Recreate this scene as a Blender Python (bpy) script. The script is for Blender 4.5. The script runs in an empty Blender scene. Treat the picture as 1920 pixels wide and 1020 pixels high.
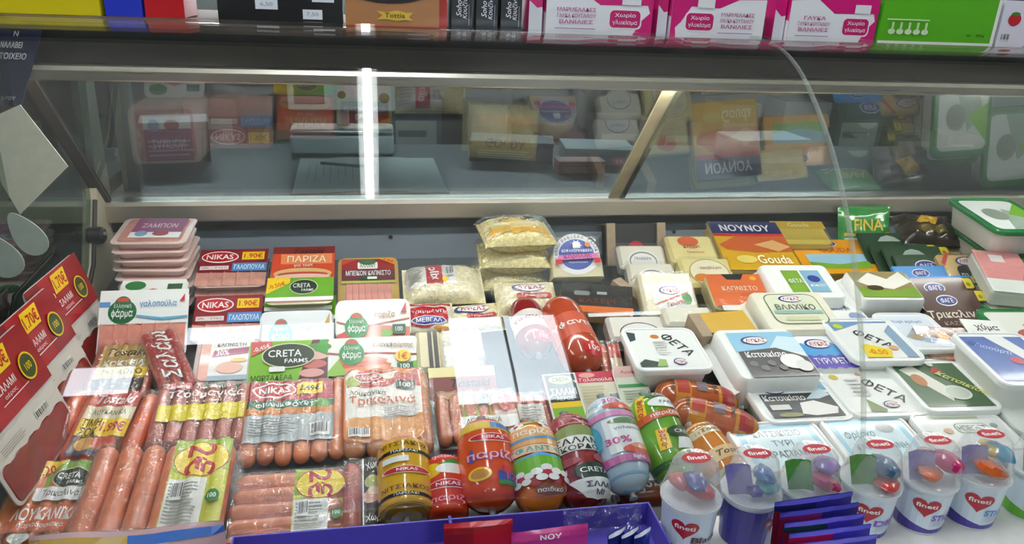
import bpy, bmesh, math, random
from mathutils import Vector, Matrix, noise
random.seed(7)
sc = bpy.context.scene
COL = sc.collection
PI = math.pi

# ------------------------------------------------------------------ camera
F_PX = 1450.0
YAW, PITCH, ROLL = math.radians(11), math.radians(21), math.radians(2.5)
CAM = Vector((0, 0, 1.5))
FWD = Vector((math.sin(YAW)*math.cos(PITCH), math.cos(YAW)*math.cos(PITCH), -math.sin(PITCH)))
_r = Vector((math.cos(YAW), -math.sin(YAW), 0)); _u = _r.cross(FWD)
RGT = _r*math.cos(ROLL) + _u*math.sin(ROLL)
UPV = -_r*math.sin(ROLL) + _u*math.cos(ROLL)
cd = bpy.data.cameras.new('camera'); cam = bpy.data.objects.new('camera', cd); COL.objects.link(cam)
cd.sensor_width = 36; cd.lens = 36*F_PX/1920; cd.clip_start = .02
m = Matrix((RGT, UPV, -FWD)).transposed().to_4x4(); m.translation = CAM
cam.matrix_world = m
sc.camera = cam

# ------------------------------------------------------------------ world, exposure
w = bpy.data.worlds.new('daylight'); sc.world = w; w.use_nodes = True
bg = w.node_tree.nodes['Background']; bg.inputs[0].default_value = (.82, .91, 1, 1); bg.inputs[1].default_value = 3.6
sc.view_settings.view_transform = 'Standard'; sc.view_settings.look = 'None'
sc.view_settings.exposure = 1.55; sc.view_settings.gamma = 1; sc.view_settings.use_curve_mapping = False
sc.cycles.max_bounces = 12; sc.cycles.transparent_max_bounces = 32; sc.cycles.glossy_bounces = 5
sc.cycles.caustics_reflective = False; sc.cycles.caustics_refractive = False
sc.cycles.sample_clamp_indirect = 6
TUBE = 46.0          # radiance of the ceiling tubes, the added ones too
CASE_FILL = 17.0      # radiance of the unseen tube added under the counter canopy

# ------------------------------------------------------------------ materials
def lin(h):
    h = h.lstrip('#')
    if len(h) == 3: h = ''.join(c*2 for c in h)
    return tuple(((v/12.92) if v <= .04045 else ((v+.055)/1.055)**2.4) for v in (int(h[i:i+2], 16)/255 for i in (0, 2, 4)))
_mats = {}
def nd(nt, t, **kw):
    n = nt.nodes.new(t)
    for k, v in kw.items(): setattr(n, k, v)
    return n
def M(col, rough=.35, coat=.0, metal=0., var=.06, scale=60, bump=0., bscale=200., spec=.5, sss=0.):
    key = (col, rough, coat, metal, var, scale, bump, bscale, spec, sss)
    if key in _mats: return _mats[key]
    mt = bpy.data.materials.new('m_%s' % col.strip('#')); mt.use_nodes = True
    nt = mt.node_tree; b = nt.nodes['Principled BSDF']
    b.inputs['Roughness'].default_value = rough; b.inputs['Metallic'].default_value = metal
    b.inputs['Coat Weight'].default_value = coat; b.inputs['Coat Roughness'].default_value = .08
    b.inputs['Specular IOR Level'].default_value = spec
    if sss: b.inputs['Subsurface Weight'].default_value = sss; b.inputs['Subsurface Scale'].default_value = .004
    c = lin(col)
    tc = nd(nt, 'ShaderNodeTexCoord')
    if var:
        n = nd(nt, 'ShaderNodeTexNoise'); n.inputs['Scale'].default_value = scale; n.inputs['Detail'].default_value = 3
        nt.links.new(tc.outputs['Object'], n.inputs['Vector'])
        r = nd(nt, 'ShaderNodeValToRGB')
        r.color_ramp.elements[0].position = .3; r.color_ramp.elements[1].position = .7
        r.color_ramp.elements[0].color = tuple(max(0, x*(1-var)) for x in c)+(1,)
        r.color_ramp.elements[1].color = tuple(min(1, x*(1+var)) for x in c)+(1,)
        nt.links.new(n.outputs['Fac'], r.inputs[0]); nt.links.new(r.outputs[0], b.inputs['Base Color'])
    else: b.inputs['Base Color'].default_value = c+(1,)
    if bump:
        n2 = nd(nt, 'ShaderNodeTexNoise'); n2.inputs['Scale'].default_value = bscale; n2.inputs['Detail'].default_value = 2
        nt.links.new(tc.outputs['Object'], n2.inputs['Vector'])
        bp = nd(nt, 'ShaderNodeBump'); bp.inputs['Strength'].default_value = bump; bp.inputs['Distance'].default_value = .003
        nt.links.new(n2.outputs['Fac'], bp.inputs['Height']); nt.links.new(bp.outputs[0], b.inputs['Normal'])
    _mats[key] = mt
    return mt
def INK(col): return M(col, rough=.32, coat=.25, var=0)
def clear(name, ior=1.5, tint=(1, 1, 1), rough=.0, bump=0., bscale=40., haze=0., dist=.004):
    mt = bpy.data.materials.new(name); mt.use_nodes = True; nt = mt.node_tree; nt.nodes.clear()
    o = nd(nt, 'ShaderNodeOutputMaterial'); mx = nd(nt, 'ShaderNodeMixShader')
    t = nd(nt, 'ShaderNodeBsdfTransparent'); t.inputs[0].default_value = tint+(1,)
    g = nd(nt, 'ShaderNodeBsdfGlossy'); g.inputs['Roughness'].default_value = rough; g.inputs[0].default_value = (1, 1, 1, 1)
    fr = nd(nt, 'ShaderNodeFresnel'); ge = nd(nt, 'ShaderNodeNewGeometry'); mi_ = nd(nt, 'ShaderNodeMapRange')
    mi_.inputs['To Min'].default_value = ior; mi_.inputs['To Max'].default_value = 1/ior      # thin sheet: same reflectance from both sides
    nt.links.new(ge.outputs['Backfacing'], mi_.inputs[0]); nt.links.new(mi_.outputs[0], fr.inputs['IOR'])
    nt.links.new(fr.outputs[0], mx.inputs[0]); nt.links.new(g.outputs[0], mx.inputs[2])
    if haze:
        d = nd(nt, 'ShaderNodeBsdfDiffuse'); d.inputs[0].default_value = (.9, .92, .93, 1)
        m2 = nd(nt, 'ShaderNodeMixShader'); m2.inputs[0].default_value = haze
        nt.links.new(t.outputs[0], m2.inputs[1]); nt.links.new(d.outputs[0], m2.inputs[2]); nt.links.new(m2.outputs[0], mx.inputs[1])
    else: nt.links.new(t.outputs[0], mx.inputs[1])
    if bump:
        tc = nd(nt, 'ShaderNodeTexCoord'); n = nd(nt, 'ShaderNodeTexNoise'); n.inputs['Scale'].default_value = bscale; n.inputs['Detail'].default_value = 2; n.inputs['Distortion'].default_value = 1.2
        bp = nd(nt, 'ShaderNodeBump'); bp.inputs['Strength'].default_value = bump; bp.inputs['Distance'].default_value = dist
        nt.links.new(tc.outputs['Object'], n.inputs['Vector']); nt.links.new(n.outputs['Fac'], bp.inputs['Height'])
        nt.links.new(bp.outputs[0], g.inputs['Normal']); nt.links.new(bp.outputs[0], fr.inputs['Normal'])
    nt.links.new(mx.outputs[0], o.inputs[0])
    return mt
GLASS = clear('counter_glass', 1.52, (.972, .984, .98))
GLASS2 = clear('rear_glass', 1.95, (.60, .68, .70))
FILM = clear('clear_film', 1.7, (.985, .985, .985), .07, .9, 60., .032)
FILMS = clear('clear_film_tight', 1.45, (.985, .985, .985), .1, .25, 45., .02)
DOME = clear('clear_plastic', 1.6, (.97, .975, .98), .08, .15, 40., .2)
def emit(name, col, s):
    mt = bpy.data.materials.new(name); mt.use_nodes = True; nt = mt.node_tree; nt.nodes.clear()
    o = nd(nt, 'ShaderNodeOutputMaterial'); e = nd(nt, 'ShaderNodeEmission'); e.inputs[0].default_value = col+(1,); e.inputs[1].default_value = s
    nt.links.new(e.outputs[0], o.inputs[0]); return mt
def steel(name, col='#b9b6b0', rough=.3, stretch=(2, 220, 220)):
    mt = bpy.data.materials.new(name); mt.use_nodes = True; nt = mt.node_tree; b = nt.nodes['Principled BSDF']
    b.inputs['Base Color'].default_value = lin(col)+(1,); b.inputs['Metallic'].default_value = 1
    tc = nd(nt, 'ShaderNodeTexCoord'); mp = nd(nt, 'ShaderNodeMapping'); mp.inputs['Scale'].default_value = stretch
    n = nd(nt, 'ShaderNodeTexNoise'); n.inputs['Scale'].default_value = 2; mr = nd(nt, 'ShaderNodeMapRange')
    mr.inputs['To Min'].default_value = rough-.07; mr.inputs['To Max'].default_value = rough+.12
    nt.links.new(tc.outputs['Object'], mp.inputs[0]); nt.links.new(mp.outputs[0], n.inputs[0]); nt.links.new(n.outputs['Fac'], mr.inputs[0]); nt.links.new(mr.outputs[0], b.inputs['Roughness'])
    return mt
STEEL = steel('brushed_steel'); STEELD = steel('brushed_steel_back', '#a3abb4', .42)
def wood(name, c1, c2):
    mt = bpy.data.materials.new(name); mt.use_nodes = True; nt = mt.node_tree; b = nt.nodes['Principled BSDF']; b.inputs['Roughness'].default_value = .5
    tc = nd(nt, 'ShaderNodeTexCoord'); mp = nd(nt, 'ShaderNodeMapping'); mp.inputs['Scale'].default_value = (2, 30, 30)
    n = nd(nt, 'ShaderNodeTexNoise'); n.inputs['Scale'].default_value = 3; n.inputs['Detail'].default_value = 6
    r = nd(nt, 'ShaderNodeValToRGB'); r.color_ramp.elements[0].color = lin(c1)+(1,); r.color_ramp.elements[1].color = lin(c2)+(1,)
    nt.links.new(tc.outputs['Object'], mp.inputs[0]); nt.links.new(mp.outputs[0], n.inputs[0]); nt.links.new(n.outputs['Fac'], r.inputs[0]); nt.links.new(r.outputs[0], b.inputs['Base Color'])
    return mt

# ------------------------------------------------------------------ mesh helpers
def obj(name, me, parent=None, loc=None, rot=None):
    o = bpy.data.objects.new(name, me); COL.objects.link(o)
    if parent: o.parent = parent
    if loc is not None: o.location = loc
    if rot is not None: o.rotation_euler = rot
    return o
def tag(o, label=None, cat=None, group=None, kind=None):
    if label: o['label'] = label
    if cat: o['category'] = cat
    if group: o['group'] = group
    if kind: o['kind'] = kind
    return o
def mk(name, V, F, mats, smooth=True, idx=None):
    me = bpy.data.meshes.new(name); me.from_pydata([tuple(v) for v in V], [], F); 
    for mt in (mats if isinstance(mats, (list, tuple)) else [mats]): me.materials.append(mt)
    if idx: me.polygons.foreach_set('material_index', idx)
    if smooth: 
        me.polygons.foreach_set('use_smooth', [True]*len(F))
        try: me.set_sharp_from_angle(angle=math.radians(38))
        except Exception: pass
    me.update(); return me
def rr(w, d, r, z, seg=4, cx=0, cy=0):
    r = max(1e-4, min(r, w/2-1e-4, d/2-1e-4)); out = []
    for k, (sx, sy) in enumerate(((1, 1), (-1, 1), (-1, -1), (1, -1))):
        for i in range(seg+1):
            a = PI/2*k + PI/2*i/seg
            out.append((cx+sx*(w/2-r)+r*math.cos(a), cy+sy*(d/2-r)+r*math.sin(a), z))
    return out
def loft(loops, cap0=True, cap1=True):
    n = len(loops[0]); V = [p for l in loops for p in l]; F = []
    for i in range(len(loops)-1):
        for j in range(n):
            k = (j+1) % n
            F.append((i*n+j, i*n+k, (i+1)*n+k, (i+1)*n+j))
    if cap0: F.append(tuple(range(n-1, -1, -1)))
    if cap1: F.append(tuple((len(loops)-1)*n+j for j in range(n)))
    return V, F
def slab(w, d, z0, z1, r=.004, b=.002, seg=4):
    return loft([rr(w-2*b, d-2*b, max(r-b, .0005), z0, seg), rr(w, d, r, z0+b, seg), rr(w, d, r, z1-b, seg), rr(w-2*b, d-2*b, max(r-b, .0005), z1, seg)])
def boxvf(x0, y0, z0, x1, y1, z1):
    V = [(x, y, z) for z in (z0, z1) for y in (y0, y1) for x in (x0, x1)]
    return V, [(0, 2, 3, 1), (4, 5, 7, 6), (0, 1, 5, 4), (2, 6, 7, 3), (0, 4, 6, 2), (1, 3, 7, 5)]
def cat_(*vfs):
    V, F = [], []
    for v, f in vfs:
        o = len(V); V += list(v); F += [tuple(i+o for i in p) for p in f]
    return V, F
def lathe(prof, seg=24, axis='z'):
    V, F = [], []; n = len(prof)
    for r, z in prof:
        for k in range(seg):
            a = 2*PI*k/seg
            p = (r*math.cos(a), r*math.sin(a), z)
            V.append(p if axis == 'z' else ((p[0], z, p[1]) if axis == 'y' else (z, p[0], p[1])))
    for i in range(n-1):
        for k in range(seg):
            q = (i*seg+k, i*seg+(k+1) % seg, (i+1)*seg+(k+1) % seg, (i+1)*seg+k)
            F.append(q if axis != 'y' else q[::-1])
    F.append(tuple(range(seg)) if axis == 'y' else tuple(range(seg-1, -1, -1)))
    e = tuple((n-1)*seg+k for k in range(seg)); F.append(e[::-1] if axis == 'y' else e)
    return V, F
def grid(fn, nu, nv):
    V = [fn(i/nu, j/nv) for j in range(nv+1) for i in range(nu+1)]
    F = [(j*(nu+1)+i, j*(nu+1)+i+1, (j+1)*(nu+1)+i+1, (j+1)*(nu+1)+i) for j in range(nv) for i in range(nu)]
    return V, F
def tube(pts, r, seg=8):
    V, F = [], []; n = len(pts); pts = [Vector(p) for p in pts]
    for i, p in enumerate(pts):
        t = (pts[min(i+1, n-1)]-pts[max(i-1, 0)]).normalized()
        a = t.cross(Vector((0, 0, 1)) if abs(t.z) < .9 else Vector((1, 0, 0))).normalized(); b = t.cross(a)
        for k in range(seg):
            q = 2*PI*k/seg; V.append(tuple(p+r*(a*math.cos(q)+b*math.sin(q))))
    for i in range(n-1):
        for k in range(seg): F.append((i*seg+k, i*seg+(k+1) % seg, (i+1)*seg+(k+1) % seg, (i+1)*seg+k))
    F += [tuple(range(seg-1, -1, -1)), tuple((n-1)*seg+k for k in range(seg))]
    return V, F

# ------------------------------------------------------------------ flat print
_txt = {}
def text2d(s, bold=0., shear=0., font=None):
    """2-D triangles of a piece of lettering, x and y scaled so that it is centred with height 1"""
    key = (s, bold, shear)
    if key in _txt: return _txt[key]
    bar = s[:1] if s[:1] in 'Φφ' else ''      # the letter phi is drawn as a ring and a bar
    if bar: s = ('O' if bar == 'Φ' else 'ο')+s[1:]
    s = s.replace('π', 'п').replace('φ', 'ф')
    cu = bpy.data.curves.new('t', 'FONT'); cu.body = s; cu.resolution_u = 2; cu.offset = bold; cu.shear = shear
    cu.align_x = 'CENTER'; cu.space_line = .85
    to = bpy.data.objects.new('t', cu); COL.objects.link(to)
    bpy.context.view_layer.update()
    me = bpy.data.meshes.new_from_object(to.evaluated_get(bpy.context.evaluated_depsgraph_get()))
    V = [(v.co.x, v.co.y) for v in me.vertices]; F = [tuple(p.vertices) for p in me.polygons]
    if bar and V:
        ow = .76 if bar == 'Φ' else .56; bx_ = min(v[0] for v in V)+ow/2; y0_, y1_ = (-.04, .77) if bar == 'Φ' else (-.2, .72); n_ = len(V)
        V += [(bx_-.045, y0_), (bx_+.045, y0_), (bx_+.045, y1_), (bx_-.045, y1_)]; F.append((n_, n_+1, n_+2, n_+3))
    bpy.data.objects.remove(to); bpy.data.curves.remove(cu); bpy.data.meshes.remove(me)
    if not V: _txt[key] = ([], [], 1); return _txt[key]
    x0, x1 = min(v[0] for v in V), max(v[0] for v in V); y0, y1 = min(v[1] for v in V), max(v[1] for v in V)
    h = max(y1-y0, 1e-4); V = [((x-(x0+x1)/2)/h, (y-(y0+y1)/2)/h) for x, y in V]
    _txt[key] = (V, F, (x1-x0)/h); return _txt[key]
def art_mesh(name, art, fn, asp, cu=0, cv=0, off=.0003, step=.00022):
    """art: list of layers in a unit square; fn(u, v, o) puts a point on the thing's surface; asp = width/height"""
    mats, mi, V, F, I = [], {}, [], [], []
    for li, L in enumerate(art):
        k, col = L[0], L[-1]
        if col not in mi: mi[col] = len(mats); mats.append(col if not isinstance(col, str) else INK(col))
        o = off+step*li
        if k == 'R': _, x0, y0, x1, y1, _c = L; P = [(x0, y0), (x1, y0), (x1, y1), (x0, y1)]; f = [(0, 1, 2, 3)]
        elif k == 'B':   # rounded rectangle, radius in units of the height
            _, x0, y0, x1, y1, r, _c = L; q = rr((x1-x0)*asp, y1-y0, r, 0, 4); P = [(p[0]/asp+(x0+x1)/2, p[1]+(y0+y1)/2) for p in q]; f = [tuple(range(len(P)))]
        elif k == 'O':
            _, cx, cy, rx, ry, _c = L; P = [(cx+rx*math.cos(2*PI*i/24), cy+ry*math.sin(2*PI*i/24)) for i in range(24)]; f = [tuple(range(24))]
        elif k == 'P': P = L[1]; f = [tuple(range(len(P)))]
        elif k == 'H':   # heart
            _, cx, cy, s, _c = L; P = []
            for i in range(28):
                t = 2*PI*i/28; P.append((cx+s*math.sin(t)**3/asp, cy+s*(.8125*math.cos(t)-.3125*math.cos(2*t)-.125*math.cos(3*t)-.0625*math.cos(4*t))))
            f = [tuple(range(27, -1, -1))]
        elif k == 'T':   # text, cx, cy, height, max width or 0, rotation, bold, colour
            _, s, cx, cy, h, wmax, rot, bold, _c = L
            sh = .0
            if s.startswith('/'): s = s[1:]; sh = .3
            tv, f, aw = text2d(s, bold, sh)
            sx = h/asp
            if wmax and abs(math.sin(math.radians(rot))) < .5: sx = min(sx*1.6, wmax/aw) if aw else sx
            ca, sa = math.cos(math.radians(rot)), math.sin(math.radians(rot))
            P = []
            for x, y in tv:
                X, Y = x*(sx*asp), y*h
                P.append((cx+(X*ca-Y*sa)/asp, cy+X*sa+Y*ca))
        bm = None
        if cu or cv:
            bm = bmesh.new(); vs = [bm.verts.new((p[0], p[1], 0)) for p in P]
            for q in f:
                try: bm.faces.new([vs[i] for i in q])
                except ValueError: pass
            lo = (min(p[0] for p in P), min(p[1] for p in P)) if P else (0, 0); hi = (max(p[0] for p in P), max(p[1] for p in P)) if P else (0, 0)
            for n, ax in ((cu, 0), (cv, 1)):
                for i in range(1, n):
                    c = i/n
                    if lo[ax] < c < hi[ax]:
                        pc = [0, 0, 0]; pc[ax] = c; no = [0, 0, 0]; no[ax] = 1
                        bmesh.ops.bisect_plane(bm, geom=bm.verts[:]+bm.edges[:]+bm.faces[:], plane_co=pc, plane_no=no, dist=1e-6)
            bm.verts.index_update()
            P = [(v.co.x, v.co.y) for v in bm.verts]; f = [tuple(v.index for v in fc.verts) for fc in bm.faces]; bm.free()
        b = len(V); V += [fn(p[0], p[1], o) for p in P]
        for q in f: F.append(tuple(i+b for i in q)); I.append(mi[col])
    return mk(name, V, F, mats, smooth=False, idx=I)

# ------------------------------------------------------------------ placing
SLOPE = .12; DK0 = .862; DKY = .75
DA = math.atan(SLOPE)
def deck(Y): return DK0+SLOPE*(Y-DKY)
def ray(px, py): return (FWD+RGT*((px-960)/F_PX)+UPV*((510-py)/F_PX)).normalized()
def at_deck(px, py, h=0.):
    d = ray(px, py); k = DK0+h-SLOPE*DKY     # z = k + SLOPE*Y
    t = (k+SLOPE*CAM.y-CAM.z)/(d.z-SLOPE*d.y); return CAM+d*t
def at_z(px, py, z): d = ray(px, py); return CAM+d*((z-CAM.z)/d.z)
def at_x(px, py, x): d = ray(px, py); return CAM+d*((x-CAM.x)/d.x)
def at_y(px, py, y): d = ray(px, py); return CAM+d*((y-CAM.y)/d.y)
class Prod:
    """a product whose top face is centred on P; wpx, hpx are the pixel extents of that face, turned into metres"""
    def __init__(s, name, label, cat, px, py, wpx, hpx, h, T, yaw=0, tilt=0, group=None, P=None, w=None, d=None, flat=False, deep=1.):
        tl = math.radians(tilt)+(0 if flat else DA); t0 = math.radians(tilt) if not flat else -DA
        hh = h+T; s.T = T
        for _ in range(3):      # h = how far the lowest edge stands above the deck
            s.P = P or at_deck(px, py, hh); D = (s.P-CAM).dot(FWD); sc_ = F_PX/D
            v = (s.P-CAM).normalized(); el = math.asin(-v.z)
            s.w = w or wpx/sc_; s.d = d or hpx/sc_/math.sin(min(el+tl, 1.5))*deep
            hh = h+T*math.cos(t0)+s.d/2*abs(math.sin(t0))
        s.o = obj(name, None); tag(s.o, label, cat, group)
        R = Matrix.Rotation(math.radians(yaw), 3, 'Z') @ Matrix.Rotation(tl, 3, 'X')
        s.o.rotation_euler = R.to_euler(); s.o.location = s.P-R @ Vector((0, 0, T))
        s.o.empty_display_size = .02; s.R = R
    def add(s, name, vf, mat, smooth=True, parent=None, label=None):
        o = obj(name, mk(name, vf[0], vf[1], mat, smooth), parent or s.o)
        if label: o['label'] = label
        return o
    def art(s, art, fn, asp, cu=0, cv=0, name='label', parent=None, off=.0003):
        return obj(name, art_mesh(name, art, fn, asp, cu, cv, off), parent or s.o)
    def flat_art(s, art, z, x0, y0, x1, y1, name='label', parent=None):
        return s.art(art, lambda u, v, o: (x0+(x1-x0)*u, y0+(y1-y0)*v, z+o), (x1-x0)/(y1-y0), name=name, parent=parent)
def copy_tree(o, parent=None):
    c = o.copy(); COL.objects.link(c); c.parent = parent
    for ch in list(o.children): copy_tree(ch, c)
    return c
# ------------------------------------------------------------------ the shop
def struct(name, vf, mat, parent=None, smooth=False):
    o = obj(name, mk(name, vf[0], vf[1], mat, smooth), parent)
    if not parent: o['kind'] = 'structure'
    return o
WALL = M('#b9b7ae', .8, var=.05, scale=3); DARKW = M('#363c3b', .7, var=.15, scale=3)
RX0, RX1, RY0, RY1, RZ = -3.6, 3.9, -2.5, 2.75, 3.25
struct('floor', boxvf(RX0, RY0, -.05, RX1, RY1, 0), M('#8c8579', .4, var=.12, scale=4))
struct('ceiling', boxvf(RX0, RY0, RZ, RX1, RY1, RZ+.05), M('#d8d6cf', .8, var=.03, scale=2))
struct('wall_rear', boxvf(RX0, RY1, 0, RX1, RY1+.1, RZ), DARKW)
struct('wall_left', boxvf(RX0-.1, RY0, 0, RX0, RY1, RZ), M('#6c6a62', .8, var=.1, scale=3))
struct('wall_right', boxvf(RX1, RY0, 0, RX1+.1, RY1, RZ), WALL)
# shop-front wall with its window openings (x0, x1, z0, z1)
WIN = [(-1.62, -1.24, 2.12, 2.58), (-1.08, -.2, 2.76, 3.06), (.42, 1.14, 1.68, 3.06), (1.3, 1.85, 2.93, 3.06)]
xs = sorted({RX0, RX1, *[a for w_ in WIN for a in w_[:2]]}); zs = sorted({0, RZ, *[a for w_ in WIN for a in w_[2:]]})
parts = []
for i in range(len(xs)-1):
    for j in range(len(zs)-1):
        cx, cz = (xs[i]+xs[i+1])/2, (zs[j]+zs[j+1])/2
        if not any(a < cx < b and c < cz < d for a, b, c, d in WIN): parts.append(boxvf(xs[i], RY0-.1, zs[j], xs[i+1], RY0, zs[j+1]))
struct('wall_front', cat_(*parts), M('#5d5a55', .8, var=.1, scale=3))
for i, (a, b, c, d) in enumerate(WIN):
    f = .025
    wf = struct('window_%d' % (i+1), cat_(boxvf(a, RY0-.07, c, a+f, RY0-.02, d), boxvf(b-f, RY0-.07, c, b, RY0-.02, d), boxvf(a+f, RY0-.07, c, b-f, RY0-.02, c+f), boxvf(a+f, RY0-.07, d-f, b-f, RY0-.02, d)), M('#3b3a38', .5))
    if i in (1, 2): obj('mullion', mk('mullion', *boxvf((a+b)/2-.006, RY0-.06, c+f, (a+b)/2+.006, RY0-.03, d-f), M('#3b3a38', .5), False), wf)
    struct('pane', boxvf(a+f, RY0-.047, c+f, b-f, RY0-.043, d-f), GLASS, wf)
    ld = bpy.data.lights.new('portal', 'AREA'); ld.shape = 'RECTANGLE'; ld.size = b-a; ld.size_y = d-c; ld.cycles.is_portal = True
    lo = obj('window_portal', ld, None, ((a+b)/2, RY0-.11, (c+d)/2), (PI/2, 0, 0)); lo.rotation_euler = (-PI/2, 0, 0)
# ceiling tubes across the counter; the outer two are unseen, added for even light
TUBEM = emit('tube_light', (.93, .98, 1), TUBE)
for k, (x, y0, y1) in enumerate(((0, -.02, 1.56), (3.3, -.4, 1.3), (-2.8, -.4, 1.3), (1.2, -2.2, -.9), (-1.75,-2.2,-.9))[:3]):
    t = obj('tube_lamp', None, None, (x, (y0+y1)/2, 2.78))
    tag(t, ['fluorescent ceiling tube above the sausage packs', 'unseen ceiling tube added for even light past the feta end', 'unseen ceiling tube added for even light past the neighbouring counter'][k], 'lamp', 'ceiling tubes')
    L = y1-y0
    obj('housing', mk('housing', *cat_(boxvf(-.03, -L/2, 0, .03, L/2, .05), boxvf(-.006, -L/2+.1, .05, .006, -L/2+.11, RZ-2.78), boxvf(-.006, L/2-.11, .05, .006, L/2-.1, RZ-2.78)), M('#e8e8e4', .5), False), t)
    obj('tube', mk('tube', *lathe([(.013, -L/2+.03), (.013, L/2-.03)], 12, 'y'), TUBEM), t).location = (0, 0, -.025)
    for s in (-1, 1): obj('socket', mk('socket', *boxvf(-.016, s*(L/2-.02)-.012, -.045, .016, s*(L/2-.02)+.012, .002), M('#e8e8e4', .5), False), t)

# ------------------------------------------------------------------ refrigerated counter
CX0, CX1 = -.485, 1.75
NX0 = -1.7
RAILY, RAILZ = 1.465, 1.083
cs = obj('display_counter', None, None, (0, 0, 0)); tag(cs, 'refrigerated deli counter with curved glass front and steel rear rail', 'counter')
def cpart(name, vf, mat, smooth=False, label=None):
    o = obj(name, mk(name, vf[0], vf[1], mat, smooth), cs)
    if label: o['label'] = label
    return o
cpart('base_cabinet', boxvf(CX0-.03, .56, .08, CX1, 1.52, .80), M('#c9c6bd', .5))
DECKM = M('#6f7478', .35, metal=.6, var=.1)
y0, y1 = .715, 1.495
cpart('deck', (lambda V: (V, boxvf(0, 0, 0, 1, 1, 1)[1]))([(x, y, z) for z in (0, 1) for y in (y0, y1) for x in (CX0, CX1)]), DECKM)
me = cs.children[-1].data
for v in me.vertices: v.co.z = deck(v.co.y)-(.0006 if v.co.z > .5 else .03)
cpart('front_sill', loft([[(x, y, z) for y, z in ((.50, .80), (.50, .922), (.508, .93), (.672, .93), (.672, .80))] for x in (CX0-.03, CX1)]), M('#d9d8d4', .35))
cpart('glass_channel', boxvf(CX0-.03, .6725, .80, CX1, .714, .915), M('#26262a', .5))
cpart('back_panel', boxvf(CX0, 1.495, .9, CX1, 1.515, 1.05), M('#9aa5b0', .42, metal=.25, var=.06, scale=6))
cpart('recess_shade', boxvf(CX0, 1.478, 1.022, CX1, 1.494, 1.048), M('#2b2f33', .5))  # solid dark strip painted for the shade below the rear rail
for bx_ in (.0185, .62): obj('screw', mk('screw', *lathe([(.004, 0), (.004, .003), (.002, .004)], 10), M('#222', .5)), cs, (bx_+.02, 1.493, 1.0), (PI/2, 0, 0))
cpart('rear_rail', loft([[(x, y, z) for y, z in ((1.46, 1.046), (1.456, 1.05), (1.456, 1.078), (1.462, 1.084), (1.50, 1.084), (1.50, 1.046))] for x in (CX0, CX1)]), steel('rail_steel', '#d6cfc2', .38))
cpart('rear_worktop', boxvf(CX0, 1.50, 1.05, CX1, 2.0, 1.08), M('#3d4346', .45, var=.08, scale=5))
cpart('rear_cabinet', boxvf(CX0, 1.53, .06, CX1, 1.97, 1.049), M('#5a5d5c', .6))
# slanted rear sliding doors
SY0, SZ0, SY1, SZ1 = 1.47, 1.085, 1.222, 1.345
def slant(name, x0, x1, o0, o1, mat, a=0., b=1.):
    n = Vector((0, -(SZ1-SZ0), (SY1-SY0))).normalized()    # towards the goods
    V = []
    for o in (o0, o1):
        for t in (a, b):
            for x in (x0, x1): V.append((x, SY0+(SY1-SY0)*t+n.y*o, SZ0+(SZ1-SZ0)*t+n.z*o))
    return cpart(name, (V, boxvf(0, 0, 0, 1, 1, 1)[1]), mat)
slant('sliding_pane', CX0+.02, .51, -.003, .001, GLASS2)
slant('sliding_pane', .50, CX1, .006, .010, GLASS2)
slant('pane_frame', .478, .512, .0015, .006, M('#c9bd97', .45, var=.12, scale=30), .0, 1.)
slant('pane_frame', CX0+.0, CX0+.02, -.004, .006, M('#332c26', .5))
cpart('top_rail', loft([[(x, y, z) for y, z in ((1.190, 1.3375), (1.186, 1.340), (1.186, 1.352), (1.192, 1.3575), (1.25, 1.3575), (1.25, 1.350), (1.192, 1.350))] for x in (CX0, CX1)]), steel('top_rail_steel', '#d6d0c2', .28))
cpart('canopy', boxvf(CX0, 1.215, 1.3585, CX1, 1.60, 1.404), M('#1f1811', .5))
cpart('top_board', boxvf(CX0-.3, 1.205, 1.4045, CX1, 1.62, 1.415), wood('dark_board', '#2e2013', '#5a4126'))
for px_ in (CX0+.02, CX1-.05): cpart('canopy_post', boxvf(px_, 1.55, 1.081, px_+.03, 1.58, 1.358), STEEL)
# unseen tube added under the canopy to light the goods
ct = cpart('canopy_fill_tube', lathe([(.006, CX0+.03), (.006, CX1-.1)], 10, 'x'), emit('canopy_fill_light', (1, .98, .94), CASE_FILL), True)
ct.location = (0, 1.2035, 1.3425)
# curved front glass
PROF = [(1.202, 1.420), (1.15, 1.4215), (1.088, 1.414), (1.033, 1.392), (.979, 1.356), (.913, 1.297), (.86, 1.232), (.822, 1.174), (.779, 1.09), (.749, 1.016), (.724, .935)]
def dense(P, n=7):
    Q = []; P = [Vector(p) for p in P]
    for i in range(len(P)-1):
        p0, p1, p2, p3 = P[max(i-1, 0)], P[i], P[i+1], P[min(i+2, len(P)-1)]
        for k in range(n):
            t = k/n; Q.append(.5*((2*p1)+(p2-p0)*t+(2*p0-5*p1+4*p2-p3)*t*t+(3*p1-p0-3*p2+p3)*t**3))
    return Q+[P[-1]]
PD = dense(PROF)
def curved(name, x0, x1, mat, wob=0.):
    outer, inner = [], []
    for i, p in enumerate(PD):
        t = (PD[min(i+1, len(PD)-1)]-PD[max(i-1, 0)]).normalized(); n = Vector((t.y, -t.x))
        outer.append(p); inner.append(p+n*(-.005 if n.x < 0 else .005))
    ring = outer+inner[::-1]
    nx = 2
    loops = [[(x0+(x1-x0)*k/nx, p.x, p.y) for p in ring] for k in range(nx+1)]
    return cpart(name, loft(loops), mat, True)
g1 = curved('curved_glass', CX0+.004, .6005, GLASS)
g2 = curved('curved_glass', .6045, CX1, GLASS)
EDGE = clear('glass_edge', 1.7, (.88, .92, .89), .2, 0, 40, .14)
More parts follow.
